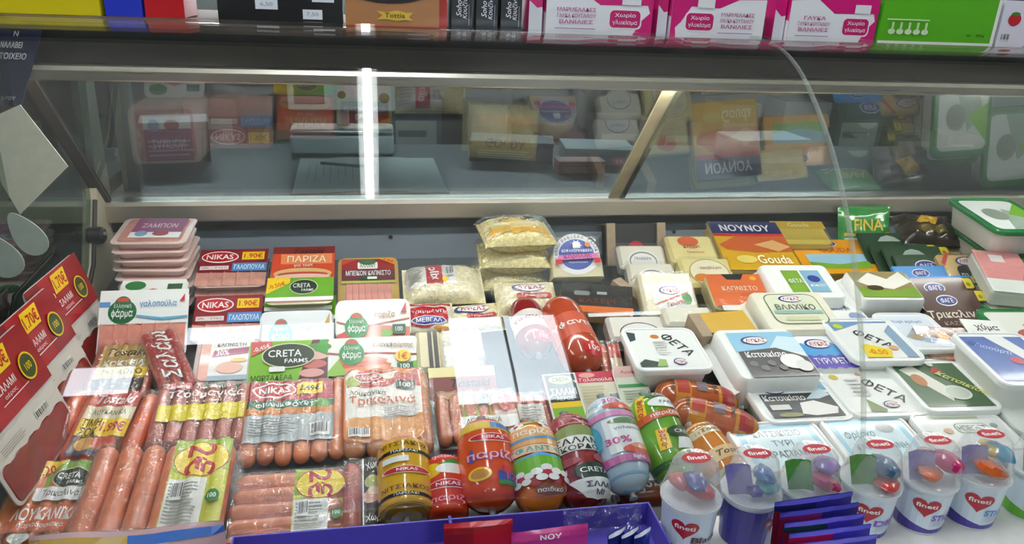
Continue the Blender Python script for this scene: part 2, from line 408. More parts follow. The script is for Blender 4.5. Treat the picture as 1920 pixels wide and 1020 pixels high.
cpart('glass_joint', (lambda a: a)(loft([[(x, p.x+ox, p.y+oz) for p in PD for ox, oz in ((0, 0),)]+[(x, p.x+.006, p.y-.002) for p in PD[::-1]] for x in (.6007, .6043)])), EDGE, True)
# end wall of the counter: cream rear column, glass end pane, black gasket, clamps
CREAM = M('#cfc6ad', .5, var=.05, scale=8)
cpart('end_column', loft([[(x, y, z) for y, z in ((1.497, deck(1.497)), (1.497, 1.36), (1.465, 1.36), (1.425, 1.10), (1.37, 1.00), (1.28, deck(1.28)))] for x in (CX0-.012, CX0+.012)]), CREAM)
EP = [(p.x+.008, p.y-.006) for p in PD if p.y > .94]+[(.732, .94), (1.27, deck(1.27)+.01), (1.36, 1.0), (1.418, 1.10), (1.455, 1.36), (1.21, 1.42)]
cpart('end_pane', loft([[(x, y, z) for y, z in EP[::-1]] for x in (CX0-.003, CX0+.003)]), clear('end_glass', 1.3, (.60, .68, .64)))
cpart('gasket', tube([(CX0+.008, y+.004, z) for y, z in ((1.42, 1.10), (1.365, 1.0), (1.275, deck(1.275)+.01))], .004), M('#2a2622', .6))
for y, z in ((1.412, 1.045),):
    o = obj('clamp', mk('clamp', *lathe([(.013, -.014), (.015, -.008), (.015, .01), (.011, .014)], 16, 'x'), M('#26262a', .3)), cs, (CX0+.012, y-.02, z))
    obj('clamp_screw', mk('clamp_screw', *lathe([(.004, 0), (.004, .004), (.002, .005)], 10, 'x'), STEEL), o, (.014, -.003, .003))
# neighbouring counter on the left, its unlit darkness painted in near-black
nb = obj('neighbour_counter', None); tag(nb, 'counter beyond the glass end pane, its lack of light painted dark', 'counter')
def npart(name, vf, mat): return obj(name, mk(name, vf[0], vf[1], mat, False), nb)
UNLIT_BLK = M('#1d211f', .6, var=.2, scale=8)
npart('base_cabinet', boxvf(NX0, .6, .05, CX0-.04, 1.52, .74), UNLIT_BLK)
npart('deck', boxvf(NX0, .75, .741, CX0-.04, 1.50, .76), UNLIT_BLK)
npart('back_panel', boxvf(NX0, 1.497, .761, CX0-.04, 1.515, 1.045), UNLIT_BLK)
npart('rear_rail', boxvf(NX0, 1.462, 1.0455, CX0-.02, 1.50, 1.078), M('#a8a890', .4))
npart('rear_cabinet', boxvf(NX0, 1.53, .06, CX0-.04, 1.97, 1.075), M('#34383a', .6))
npart('canopy', boxvf(NX0, 1.245, 1.36, CX0-.32, 1.60, 1.404), M('#4c453c', .5))
# ------------------------------------------------------------------ product builders
W, BK, RD, YL, NV = '#f3f3f0', '#141414', '#c4101c', '#f7cf10', '#1d2a7c'
def SA(col='#c96a4e', bump=.0): return M(col, .28, .4, var=.2, scale=45, sss=.08)
def CH(col='#efe3b8'): return M(col, .4, .2, var=.05, scale=25, sss=.08)
def TR(col='#dcdad2'): return M(col, .3, .3, var=.03)
def flat_pack(p, tray='#d9d4c8', meat='#d98f80', art=(), box=(.04, .42, .96, .96), n=0, r=.012, mwin=None, peel=0.):
    w, d, T = p.w, p.d, p.T
    p.add('tray', loft([rr(w*.84, d*.84, r, 0), rr(w*.88, d*.88, r, T-.003), rr(w, d, r, T-.0022), rr(w, d, r, T-.0006), rr(w-.002, d-.002, r, T)]), TR(tray))
    if meat:
        x0, y0, x1, y1 = mwin or (.08, .06, .92, .94)
        mw, md = (x1-x0)*w, (y1-y0)*d; cx, cy = ((x0+x1)/2-.5)*w, ((y0+y1)/2-.5)*d
        if n:
            for k in range(n):
                sw = mw/n*1.25; sl = p.add('slice', slab(sw, md, 0, .0022, .004, .0008), SA(meat))
                sl.location = (cx+(k+.5)/n*mw-mw/2, cy, T-.0006); sl.rotation_euler = (0, .10, 0)
        else:
            V, F = slab(mw, md, T-.001, T+.0012, r*.8, .001); p.add('slices', ([(a+cx, b+cy, c) for a, b, c in V], F), SA(meat))
    if art:
        u0, v0, u1, v1 = box
        p.flat_art(art, T+.0024 if n else T+.0014, (u0-.5)*w, (v0-.5)*d, (u1-.5)*w, (v1-.5)*d)
    return p
def film_sheet(p, hf, W_, D_, name='film', mat=None, amp=.0018, seed=0, nu=40, nv=34):
    """wrinkled clear sheet lying over hf(x, y) and falling to its sealed flange"""
    def fn(u, v):
        x, y = (u-.5)*W_, (v-.5)*D_
        e = min(1, min(u, 1-u, v, 1-v)/.09)
        z = hf(x, y)
        nz = noise.noise(Vector((x*60+seed, y*60, seed*3.1)))*amp+noise.noise(Vector((x*170, y*170+seed, 5)))*amp*.5
        return (x*(1+.01*noise.noise(Vector((y*40, seed, 1)))), y*(1+.01*noise.noise(Vector((x*40, seed, 2)))), .0025+max(0, z)*e*e*(3-2*e)+nz*(.6+.6*(1-e))+.0012)
    V, F = grid(fn, nu, nv)
    return p.add(name, (V, F), mat or FILM)
def sausages(p, n, along='y', r=None, mat=None, art=(), box=(.1, .2, .9, .8), fr=.97, film=True, seed=0, margin=1.09, tipc=None):
    """vacuum pack: n sausages side by side under film, with a paper label that follows them"""
    mat = mat or SA(); w, d = p.w, p.d
    a, L = (w, d) if along == 'y' else (d, w)
    pitch = a*fr/n; r = r or pitch/2; L *= fr
    for k in range(n):
        c = -a*fr/2+pitch*(k+.5); pr = []
        for a_ in range(6): q = PI/2*a_/5; pr.append((max(.0006, r*.985*math.sin(q)**.8), -L/2+r*1.1*(1-math.cos(q))))
        pr += [(x, -y) for x, y in pr[::-1]]
        V, F = lathe(pr, 14, along)
        j = .006*(random.random()-.5); bw = random.uniform(-.0016, .0016)
        if along == 'y': V = [(x+c+bw*math.cos(y/L*PI), y+j, z+r) for x, y, z in V]
        else: V = [(x+j, y+c+bw*math.cos(x/L*PI), z+r) for x, y, z in V]
        p.add('sausage', (V, F), mat)
    def top(x, y):
        s, q = (x, y) if along == 'y' else (y, x)
        if abs(s) > a*fr/2 or abs(q) > L/2: return 0
        c = ((s+a*fr/2) % pitch)-pitch/2
        return r+math.sqrt(max(r*r-c*c, (.78*r)**2))
    if art:
        u0, v0, u1, v1 = box; x0, x1, y0, y1 = (u0-.5)*w, (u1-.5)*w, (v0-.5)*d, (v1-.5)*d
        def fn(u, v, o):
            x, y = x0+(x1-x0)*u, y0+(y1-y0)*v
            return (x, y, max(top(x, y), r*.9)+.0007+o)
        q = n*7
        p.art(art, fn, (x1-x0)/(y1-y0), q if along == 'y' else 0, q if along == 'x' else 0)
    if film: film_sheet(p, lambda x, y: top(x, y)+.0012, w*margin, d*margin, seed=seed, nu=56, nv=44, amp=.0014)
    return p
def roll(p, R, L, base, art, arc=200, mid=0, cv=10, clip='#b9bec4', taper=7., mat=None):
    """chub: a casing closed with a clip at both ends, print wrapped round it; axis along local y, lying on z = 0"""
    def rad(t): return max(.0012, R*(1-abs(t)**taper)**.5)
    pr = [(rad(-1+2*i/28), (-1+2*i/28)*L/2) for i in range(29)]
    b = p.add('casing', ([(x, y, z+R) for x, y, z in lathe(pr, 36, 'y')[0]], lathe(pr, 36, 'y')[1]), mat or M(base, .16, 1., var=.05, scale=30))
    for s in (-1, 1):
        V, F = lathe([(.004, 0), (.0045, .003), (.003, .005), (.005, .008), (.006, .010)], 12, 'y')
        p.add('clip', ([(x, (y+L/2-.003)*s, z+R) for x, y, z in V], F if s > 0 else [f[::-1] for f in F]), M(clip, .3, .3, metal=.4))
    if art:
        ar = math.radians(arc)
        def fn(u, v, o):
            y = (v-.5)*L*.985; t = 2*y/L; r_ = rad(max(-.995, min(.995, t)))+o; a = (u-.5)*ar+math.radians(mid)
            return (r_*math.sin(a), y, R+r_*math.cos(a))
        p.art(art, fn, ar*R/L, 16, cv)
    return p
def tub(p, art, body='#eeeeea', lid='#f4f4f1', box=(.07, .08, .93, .92), r=.018, rim=.006):
    w, d, T = p.w, p.d, p.T
    p.add('tub_body', loft([rr(w*.80, d*.80, r, 0), rr(w*.83, d*.83, r, .003), rr(w*.93, d*.93, r, T-rim), rr(w*.93, d*.93, r, T-rim+.001)]), M(body, .35, .2, var=.02))
    l = p.add('lid', loft([rr(w*.94, d*.94, r, T-rim*1.6), rr(w, d, r, T-rim*1.5), rr(w, d, r, T-.002), rr(w-.003, d-.003, r-.001, T), rr(w-.009, d-.009, r-.003, T), rr(w-.011, d-.011, r-.004, T-.0016)]), M(lid, .3, .3, var=.02))
    u0, v0, u1, v1 = box
    if art: p.flat_art(art, T-.0014, (u0-.5)*w, (v0-.5)*d, (u1-.5)*w, (v1-.5)*d, parent=l)
    return p
def block(p, mat, art=(), box=(.12, .15, .88, .85), film=True, r=.008, b=.006, name='cheese', seed=1, z=None, wrap=1.14):
    w, d, T = p.w, p.d, p.T
    p.add(name, slab(w, d, 0, T, r, b), mat)
    if art:
        u0, v0, u1, v1 = box; p.flat_art(art, T+.0006, (u0-.5)*w, (v0-.5)*d, (u1-.5)*w, (v1-.5)*d)
    if film:
        film_sheet(p, lambda x, y: T if abs(x) < w/2 and abs(y) < d/2 else max(0, T*(1-max(abs(x)-w/2, abs(y)-d/2, 0)/(.06*w))), w*wrap, d*wrap, seed=seed, mat=FILMS)
    return p
def bag(p, H, mat, art=(), box=(.1, .1, .9, .9), seal='v', seed=0, amp=.004, film=True, cap=None, name='pouch', nu=30, nv=26):
    """pillow pack: filled pouch with two flat crimped seals"""
    w, d = p.w, p.d
    def hz(u, v):
        a, b = abs(2*u-1), abs(2*v-1)
        if seal == 'h': a, b = b, a
        e = max(0, 1-(b/.9)**3.2) if b < .9 else 0     # seals at the ends of the long direction
        f = max(0, 1-a**4)**.5
        return e**.6*f
    def fn(sg):
        def g(u, v):
            x, y = (u-.5)*w, (v-.5)*d; h = hz(u, v)
            nz = noise.noise(Vector((x*38+seed*7, y*38, seed)))*amp+noise.noise(Vector((x*110, y*110, seed+3)))*amp*.4
            sq = 1-.05*h
            return (x*sq, y*sq, H*.5+sg*(H*.5*h+.0006)+(nz if sg > 0 else nz*.2)*min(1, h*2+.15))
        return g
    A, B = grid(fn(1), nu, nv), grid(fn(-1), nu, nv)
    p.add(name, cat_(A, (B[0], [f[::-1] for f in B[1]])), mat)
    if art:
        u0, v0, u1, v1 = box
        def af(u, v, o):
            g = fn(1)(u0+(u1-u0)*u, v0+(v1-v0)*v); return (g[0], g[1], g[2]+.0006+o*1.6)
        p.art(art, af, (u1-u0)*w/((v1-v0)*d), 14, 12)
    return p
def carton(name, label, cat, x0, x1, yf, z0, H, D, faces, base='#fff', group=None, yaw=0):
    """upright box standing on the board; faces: dict of 'front'/'side'/'top' layers"""
    o = obj(name, None, None, ((x0+x1)/2, yf+D/2, z0)); tag(o, label, cat, group); o.rotation_euler = (0, 0, math.radians(yaw))
    w = x1-x0
    obj('box_body', mk('box_body', *slab(w, D, 0, H, .0015, .0008, 2), M(base, .45, .15, var=.02)), o)
    if 'front' in faces: obj('front_print', art_mesh('front_print', faces['front'], lambda u, v, q: ((u-.5)*w, -D/2-q, v*H), w/H), o)
    if 'left' in faces: obj('side_print', art_mesh('side_print', faces['left'], lambda u, v, q: (-w/2-q, D/2-u*D, v*H), D/H), o)
    if 'right' in faces: obj('side_print', art_mesh('side_print', faces['right'], lambda u, v, q: (w/2+q, -D/2+u*D, v*H), D/H), o)
    return o
# recurring printed marks
def nikas(cx, cy, s, asp=1.): return [('O', cx, cy, s, s*.42*asp, W), ('O', cx, cy, s*.93, s*.35*asp, RD), ('T', 'NIKAS', cx, cy, s*.36*asp, s*1.45, 0, .02, W)]
def price(x0, y0, x1, y1, t, c=YL, tc=RD): return [('R', x0, y0, x1, y1, c), ('T', t, (x0+x1)/2, (y0+y1)/2, (y1-y0)*.62, (x1-x0)*.82, 0, .015, tc)]
def creta(cx, cy, rx, ry, two=True):
    o = [('O', cx, cy, rx*1.06, ry*1.1, '#d8d2a8'), ('O', cx, cy, rx, ry, '#16301a')]
    return o+([('T', 'CRETA', cx-rx*.15, cy+ry*.18, ry*.62, rx*1.3, 0, .01, W), ('T', 'FARMS', cx+rx*.3, cy-ry*.5, ry*.36, rx*.9, 0, .01, W)] if two else [('T', 'CRETA', cx, cy+ry*.2, ry*.55, rx*1.4, 0, .01, W), ('T', 'FARMS', cx, cy-ry*.45, ry*.4, rx, 0, .01, W)])
def farma(cx, cy, rx, ry, c='#1e8a3c'):
    return [('O', cx, cy-ry*.15, rx, ry*.85, c), ('O', cx, cy+ry*.35, rx*.6, ry*.6, c), ('R', cx-rx*.4, cy+ry*.55, cx+rx*.4, cy+ry*.82, '#d2452e'), ('T', 'Ελληνική', cx, cy+ry*.24, ry*.36, rx*1.2, 0, 0, W), ('T', 'φάρμα', cx, cy-ry*.3, ry*.72, rx*1.5, 0, .02, W)]
def lykas(cx, cy, rx, ry): return [('O', cx, cy, rx, ry, '#27307e'), ('O', cx+rx*.08, cy, rx*.9, ry*.78, W), ('T', 'ΛΥΚΑΣ', cx+rx*.08, cy, ry*.85, rx*1.5, 0, .02, '#b3202c')]
def fage(cx, cy, rx, ry): return [('O', cx, cy, rx, ry*.7, W), ('O', cx, cy, rx*.93, ry*.58, '#2a2f80'), ('T', 'ΦΑΓΕ', cx, cy, ry*.6, rx*1.2, 0, .01, W)]
def barcode(x0, y0, x1, y1, n=12):
    rnd = random.Random(int(x0*1000)); o = [('R', x0, y0, x1, y1, W)]; x = x0+(x1-x0)*.06
    while x < x1-(x1-x0)*.08:
        q = (x1-x0)/n*rnd.uniform(.2, .6); o.append(('R', x, y0+(y1-y0)*.15, x+q, y1-(y1-y0)*.1, BK)); x += q+(x1-x0)/n*rnd.uniform(.3, .7)
    return o
def lines(x0, y0, x1, y1, n, col='#8a8a88', fill=.45):
    o = []; rnd = random.Random(n)
    for k in range(n):
        y = y1-(y1-y0)*(k+.5)/n; hh = (y1-y0)/n*fill/2; o.append(('R', x0, y-hh, x0+(x1-x0)*rnd.uniform(.7, 1), y+hh, col))
    return o
def wavy(y, amp=.02, n=14, x0=0, x1=1): return [(x0+(x1-x0)*i/n, y+amp*math.sin(i*1.9)) for i in range(n+1)]
def band(y0, y1, col, amp=.02): return ('P', wavy(y0, amp)+wavy(y1, amp)[::-1], col)
# ------------------------------------------------------------------ cold meats on the left
G8 = 'stacked sliced ham packs beside the cream end column'
p = Prod('ham_pack', 'pink sliced ham pack with purple label, topmost of the tall stack beside the cream column', 'meat pack', 291, 432, 132, 46, .118, .0135, yaw=-2, group=None)
flat_pack(p, '#e2c9c0', '#c98a80', [('R', 0, 0, 1, 1, '#8b3f6e'), ('T', 'ΖΑΜΠΟΝ', .5, .62, .22, .7, 0, .01, '#e9cfd8'), ('R', 0, 0, 1, .28, W), ('O', .22, .2, .12, .14, '#7d9fc0'), ('O', .6, .2, .16, .12, '#9c3a34')], (.2, .18, .88, .95))
top = p
for k in range(1, 8):
    c = copy_tree(top.o); c.location = top.o.location-Vector((.0015*math.sin(k*2.2), .001*k, .0158*k)); c.rotation_euler.z += .05*math.sin(k*1.7)
    tag(c, 'pink sliced ham pack, %s from the top of the tall stack beside the cream column' % ['second', 'third', 'fourth', 'fifth', 'sixth', 'seventh', 'eighth'][k-1], 'meat pack', G8)
# turkey packs in front of the stack
p = Prod('turkey_pack', 'turkey slice pack with red and green band peeking out behind the white turkey pack', 'meat pack', 285, 552, 122, 55, .04, .012, tilt=16)
flat_pack(p, '#e6e6e2', '#d88e80', [('R', 0, 0, 1, 1, W), ('P', [(0, .25), (.5, .62), (1, .3), (1, 0), (0, 0)], '#d0523a'), ('O', .22, .75, .16, .2, '#237a3a'), ('R', .72, .55, .95, .8, '#2d5a34')], (.03, .2, .97, .97))
p = Prod('turkey_pack', 'white and blue turkey pack with green logo leaning before the ham stack', 'meat pack', 266, 612, 158, 128, .004, .014, tilt=42)
flat_pack(p, '#e8e6e2', '#dc8f7e', [('R', 0, 0, 1, 1, W), ('R', 0, .50, .12, .66, '#5f97d2'), *farma(.26, .42, .16, .42, '#1f6b3a'), ('T', 'γαλοπούλα', .66, .56, .24, .42, 0, .01, '#4f8cc4'), ('P', [(.42, .26), (.7, .16), (1, .2), (1, .14), (.7, .08), (.42, .2)], '#69aed0'), ('P', [(.9, .62), (.96, .62), (.96, .85)], '#c5323a')], (.0, .5, 1., 1.), n=6, mwin=(.04, .03, .96, .55))
p = Prod('sausage_pack', 'gold-labelled cocktail sausage pack with yellow bonus strip below the turkey pack', 'meat pack', 232, 690, 118, 104, .006, .018, tilt=10)
sausages(p, 6, 'y', mat=SA('#b5513c'), art=[('R', 0, 0, 1, 1, '#b99a55'), ('T', '/Tostaki', .5, .83, .16, .8, 0, .01, '#2b1a12'), ('T', 'ΚΟΚΤΕΪΛ', .5, .6, .14, .8, 0, .01, W), ('R', .0, .3, 1, .48, YL), ('T', '7+1 ΔΩΡΟ', .5, .39, .12, .8, 0, .01, '#2b1a12'), ('R', 0, 0, 1, .25, '#3a2a1c')], box=(.12, .1, .88, .9), seed=3)
p = Prod('sausage_pack', 'dark red slanting sausage pouch with white script next to the turkey pack', 'meat pack', 318, 668, 66, 118, .012, .02, yaw=24, tilt=8)
sausages(p, 3, 'y', mat=SA('#a8382f'), art=[('R', 0, 0, 1, 1, '#9c2a26'), ('T', '/Σαλάμι', .5, .5, .36, .9, 90, .01, W)], box=(.18, .25, .82, .85), seed=4)
# turkey slice packs with dark red cards
NK = lambda: [('R', 0, 0, 1, 1, '#8d1322'), *nikas(.3, .66, .27, 2.2), *price(.62, .52, .95, .86, '1.90€'), ('R', .04, .1, .45, .26, '#e8dcd8'), ('T', 'σε φέτες', .25, .18, .1, .35, 0, 0, '#8d1322'), ('R', .5, .02, 1, .36, '#4d8fcc'), ('T', 'ΓΑΛΟΠΟΥΛΑ', .75, .19, .2, .44, 0, .01, W)]
p = Prod('turkey_pack', 'turkey slices with dark red price card, topmost of the stack against the steel back', 'meat pack', 436, 503, 124, 68, .04, .014, tilt=14)
flat_pack(p, '#c7a79c', '#cf9484', NK(), (0, .36, 1, 1), n=5, mwin=(.02, .02, .98, .4)); top = p
for k in range(1, 3):
    c = copy_tree(top.o); c.location = top.o.location-Vector((.002*math.sin(k*3), .0015*k, .0190*k)); tag(c, 'turkey slice pack, %s from the top of the dark red carded stack' % ['second', 'third', 'fourth'][k-1], 'meat pack', 'stacked turkey slice packs')
p = Prod('turkey_pack', 'turkey slices with dark red price card leaning low in front of their stack', 'meat pack', 427, 597, 122, 84, .004, .014, tilt=20)
flat_pack(p, '#c7a79c', '#cf9484', NK(), (0, .36, 1, 1), n=5, mwin=(.02, .02, .98, .4))
p = Prod('pork_pack', 'toast ham pack with orange and red sandwich card against the steel back', 'meat pack', 569, 497, 114, 66, .05, .014, tilt=16)
flat_pack(p, '#8e2420', None, [('R', 0, 0, 1, 1, '#d2441e'), ('R', 0, .8, 1, 1, '#7c1a1a'), ('T', '/Tostaki', .58, .86, .14, .5, 0, .012, '#1d0f0c'), ('R', .14, .5, .96, .78, '#e88a52'), ('T', 'ΠΑΡΙΖΑ', .55, .64, .18, .62, 0, .01, '#f7e3c8'), ('T', 'για τοστ', .5, .44, .08, .3, 0, 0, W), ('O', .5, .22, .46, .16, '#d9b070'), ('O', .5, .2, .4, .07, '#c5483a'), ('O', .5, .13, .44, .08, '#e8b9a6'), ('R', .0, .0, 1, .06, '#5a1512')], (0, 0, 1, 1))
GP = lambda: [('R', 0, 0, 1, 1, '#6fae28'), ('R', 0, 0, 1, .16, W), ('P', [(0, .3), (.34, .78), (.34, 1), (0, 1)], YL), ('T', '-0,50€', .15, .66, .2, .26, 22, .01, RD), *creta(.55, .58, .2, .3)]
p = Prod('pork_pack', 'bright green carded ham pack, topmost of its stack behind the white parizer packs', 'meat pack', 563, 545, 122, 48, .044, .012, tilt=14)
flat_pack(p, '#aeb07e', '#d08a78', GP(), (0, .1, 1, 1)); top = p
for k in range(1, 3):
    c = copy_tree(top.o); c.location = top.o.location-Vector((.003*math.sin(k*2), .004*k, .0160*k)); tag(c, 'green carded ham pack, %s from the top of its stack behind the white parizer packs' % ['second', 'third', 'fourth'][k-1], 'meat pack', 'stacked green carded ham packs')
p = Prod('bacon_pack', 'smoked bacon strips in a gold tray with dark red label', 'meat pack', 691, 528, 112, 92, .02, .013, tilt=24)
flat_pack(p, '#c9a760', '#d8958a', [('R', 0, 0, 1, 1, '#9a1f24'), ('R', 0, 0, 1, .55, '#5f1420'), ('P', [(.0, .75), (.3, 1), (0, 1)], '#c2452a'), ('R', 0, 0, 1, .1, '#a9b84e'), ('B', .3, .58, .68, .86, .05, W), ('O', .49, .86, .16, .12, '#3a6b3a'), ('T', 'ΑΛΛΑΝΤ', .49, .7, .14, .3, 0, .01, '#3a3a3a'), ('T', 'ΜΠΕΙΚΟΝ ΚΑΠΝΙΣΤΟ', .5, .4, .2, .84, 0, .015, W), ('R', .33, .12, .68, .26, '#1c3a24'), ('R', .48, .14, .66, .24, W), ('P', [(.68, 1), (1, .72), (1, 1)], '#e8a020'), ('T', '-0.40€', .88, .9, .12, .22, -20, .01, RD)], (.06, .45, .94, .95), n=7, mwin=(.14, .04, .86, .5))
p = Prod('parizer_pack', 'white rounded parizer pack with green logo above the frankfurter pack', 'meat pack', 700, 602, 140, 76, .035, .014, tilt=30)
flat_pack(p, '#efece4', None, [('B', 0, 0, 1, 1, .12, '#f1eee6'), ('P', [(0, .12), (.5, .34), (1, .26), (1, .04), (.9, .0), (.1, .0), (0, .04)], '#d97b62'), ('P', [(.0, .08), (.22, .3), (.34, .1), (.2, 0), (0, 0)], '#c73a2a'), ('O', .68, .12, .08, .1, '#7ab03a'), ('P', [(0, .46), (.3, .3), (1, .5), (1, .46), (.3, .26), (0, .42)], '#b05a3a'), *farma(.27, .34, .16, .34), ('T', 'πάριζα', .66, .58, .2, .28, 0, .01, '#b5764a'), ('R', .76, .06, .94, .32, '#1d5a36'), ('T', '100', .85, .2, .12, .1, 0, .01, W), ('P', [(.88, .62), (.96, .62), (.96, .9)], '#c5323a')], (.02, .03, .98, .97), r=.016)
p = Prod('frankfurter_pack', 'white frankfurter pack with sausage picture and yellow one-euro spot', 'meat pack', 700, 665, 168, 72, .006, .016, tilt=26)
flat_pack(p, '#e9e4d8', None, [('B', 0, 0, 1, 1, .1, '#efece4'), ('P', [(0, .12), (.14, .5), (.4, .3), (.3, 0), (0, 0)], '#8fbf3a'), *[('P', [(.12+.03*k, .42-.12*k), (.5+.06*k, .5-.12*k), (.66+.04*k, .38-.12*k), (.64+.04*k, .3-.12*k), (.45, .36-.12*k), (.14+.03*k, .3-.12*k)], ['#e07a4a', '#cf5a34', '#e58a58'][k]) for k in range(3)], ('P', [(.0, .62), (.2, .56), (.5, .6), (1, .5), (1, .46), (.5, .56), (.2, .52), (0, .58)], '#b0402e'), *farma(.26, .62, .14, .36), ('T', 'φρανκφούρτης', .72, .75, .16, .46, -4, .008, '#8a5230'), ('O', .83, .44, .09, .16, YL), ('T', '1€', .83, .44, .18, .1, -6, .015, RD), ('P', [(.8, 0), (1, .0), (1, .3), (.86, .26)], '#6fae28'), ('R', .76, .06, .94, .26, '#1d5a36'), ('T', '100', .85, .16, .12, .1, 0, .01, W)], (.01, .02, .99, .98), r=.014)
p = Prod('turkey_pack', 'white pack with teal logo standing behind the mortadella pack', 'meat pack', 556, 618, 134, 72, .02, .014, tilt=30)
flat_pack(p, '#e4e4e4', None, [('B', 0, 0, 1, 1, .1, '#e6e8ea'), *farma(.28, .42, .17, .4, '#3f9fa6'), ('T', 'γαλοπούλα', .7, .5, .2, .4, 0, .01, '#7a6a72'), ('R', 0, .08, 1, .16, '#c04a5a'), ('P', [(.9, .62), (.97, .62), (.97, .92)], '#c79a3a')], (.02, .03, .98, .97), r=.014)
p = Prod('mortadella_pack', 'mortadella pack with lime green card and black oval logo', 'meat pack', 541, 678, 148, 82, .004, .016, tilt=24)
flat_pack(p, '#d9d4ca', '#d48c86', [('R', 0, 0, 1, 1, '#7fb82a'), ('P', [(.62, 0), (1, 0), (1, 1), (.8, 1)], '#5a1d22'), *[('O', .8+.03*k, .2+.2*k, .16, .1, ['#e2a09a', '#c96a66', '#e8b4ac', '#4a8a2e'][k]) for k in range(4)], ('P', [(.86, .7), (1, .6), (1, 1), (.9, 1)], '#3f9a2e'), ('P', [(.02, .62), (.28, .86), (.28, 1), (.02, 1)], '#d65a5a'), ('T', '-0,45€', .15, .82, .12, .22, 20, .01, W), *creta(.5, .62, .33, .27), ('B', .26, .24, .46, .36, .03, W), ('T', 'ΜΟΡΤΑΔΕΛΑ', .3, .1, .13, .52, 0, .008, '#1d3a14')], (.02, .02, .98, .98), r=.012)
p = Prod('ham_pack', 'pale pink sliced pack with white thirty-percent label left of the mortadella', 'meat pack', 411, 675, 104, 96, .006, .014, tilt=18)
flat_pack(p, '#e2cfc8', '#e0a79a', [('R', 0, 0, 1, 1, '#efece8'), ('T', 'ΓΑΛΟΠΟΥΛΑ', .5, .88, .08, .8, 0, .008, '#555'), ('T', 'ΚΑΠΝΙΣΤΗ', .5, .76, .08, .7, 0, .008, '#555'), ('P', [(.05, .5), (.9, .56), (.95, .7), (.1, .64)], '#a03a6a'), ('T', '30%', .3, .59, .12, .3, 4, .015, W), ('O', .7, .42, .2, .05, '#c9a23a'), ('O', .5, .26, .32, .12, '#e8b4a4'), ('R', 0, 0, 1, .1, '#9fb4c4')], (.26, .05, .98, .95))
# salami packs leaning on the end pane
SL = [('R', 0, 0, 1, 1, '#b01420'), ('R', 0, 0, .24, 1, '#8d101c'), ('R', .66, 0, 1, 1, '#9c1420'), *nikas(.2, .62, .19, 1.6), ('P', [(.4, .62), (.66, .62), (.7, .95), (.44, .95)], YL), ('T', '1.70€', .55, .78, .22, .22, 0, .015, RD), ('T', 'ΣΑΛΑΜΙ', .5, .44, .12, .24, 0, .01, W), ('T', 'αέρος', .5, .3, .08, .16, 0, 0, W), ('R', .36, .22, .72, .235, W), ('O', .8, .42, .1, .22, YL), ('O', .8, .42, .085, .19, '#3a4a22'), ('T', '100', .8, .42, .12, .08, 0, .01, YL)]
G = 'red salami packs along the end pane'
for k, (px, py, x, lb) in enumerate(((36, 770, -.424, 'red salami pack on the end pane, standing closest to the twisted sausages'), (92, 680, -.436, 'red salami pack on the end pane, in the middle of three'), (142, 600, -.447, 'red salami pack on the end pane, touching the cream column'))):
    p = Prod('salami_pack', lb, 'meat pack', 0, 0, 0, 0, 0, .010, yaw=90-3, tilt=72, flat=True, P=at_x(px, py, x), w=.175, d=.165, group=G)
    flat_pack(p, '#d8d2cc', '#8a2a26', SL, (.0, .5, 1, 1), mwin=(.03, .02, .97, .3))
    p.flat_art([('P', wavy(.1, .06, 16)+wavy(.85, .04, 16)[::-1], '#d9d3ca'), *lines(.1, .3, .5, .6, 4, '#b0a8a0'), *barcode(.6, .3, .78, .6, 9)], p.T+.0016, -p.w*.48, -p.d*.22, p.w*.48, p.d*.0, name='back_strip')
# sausage packs
p = Prod('sausage_pack', 'thin orange sausages with yellow shock-price label beside the red salami', 'meat pack', 178, 802, 178, 130, .004, .022, yaw=-6, tilt=10)
sausages(p, 5, 'y', mat=SA('#dc6336'), art=[('R', 0, 0, 1, 1, '#c23a2a'), ('T', '/Tostaki', .52, .88, .15, .8, 0, .015, W), ('R', 0, .56, 1, .76, '#e6d9b8'), ('T', 'ΛΟΥΚΑΝΙΚΑ', .5, .66, .08, .7, 0, .01, '#5a3a20'), ('R', 0, .28, 1, .56, YL), ('T', 'ΤΙΜΗ', .24, .49, .12, .4, 0, .02, '#2a1408'), ('T', 'ΣΟΚ', .24, .35, .13, .36, 0, .02, '#2a1408'), ('T', '1,99€', .7, .42, .18, .46, 0, .02, RD), ('R', 0, 0, 1, .28, '#6b3a1c'), ('O', .3, .16, .2, .1, '#e0a848'), ('O', .66, .18, .24, .1, '#cf4a2a'), ('R', 0, 0, 1, .06, '#20304a')], box=(.3, .08, .8, .95), seed=5)
p = Prod('sausage_pack', 'pink village sausages with dark green and yellow wrap label', 'meat pack', 362, 772, 182, 118, .006, .022, tilt=12)
sausages(p, 6, 'y', mat=SA('#c4786e'), art=[('R', 0, 0, 1, 1, '#1c5a34'), ('R', 0, 0, 1, .4, '#f0d820'), ('B', .06, .78, .34, .97, .08, '#b5242a'), ('T', '/edesma', .2, .87, .1, .22, 0, .01, W), ('T', 'Λουκάνικα', .6, .84, .1, .4, 0, .01, W), ('T', 'Τζουμαγιάς', .52, .64, .22, .88, 0, .02, W), ('T', 'με κρασί', .55, .47, .08, .4, 0, 0, '#e8e0a0')], box=(.08, .38, .94, 1.0), seed=6)
p = Prod('sausage_pack', 'frankfurters with red price label and silver back strip left of the orange-white label', 'meat pack', 543, 778, 196, 150, .006, .026, tilt=12)
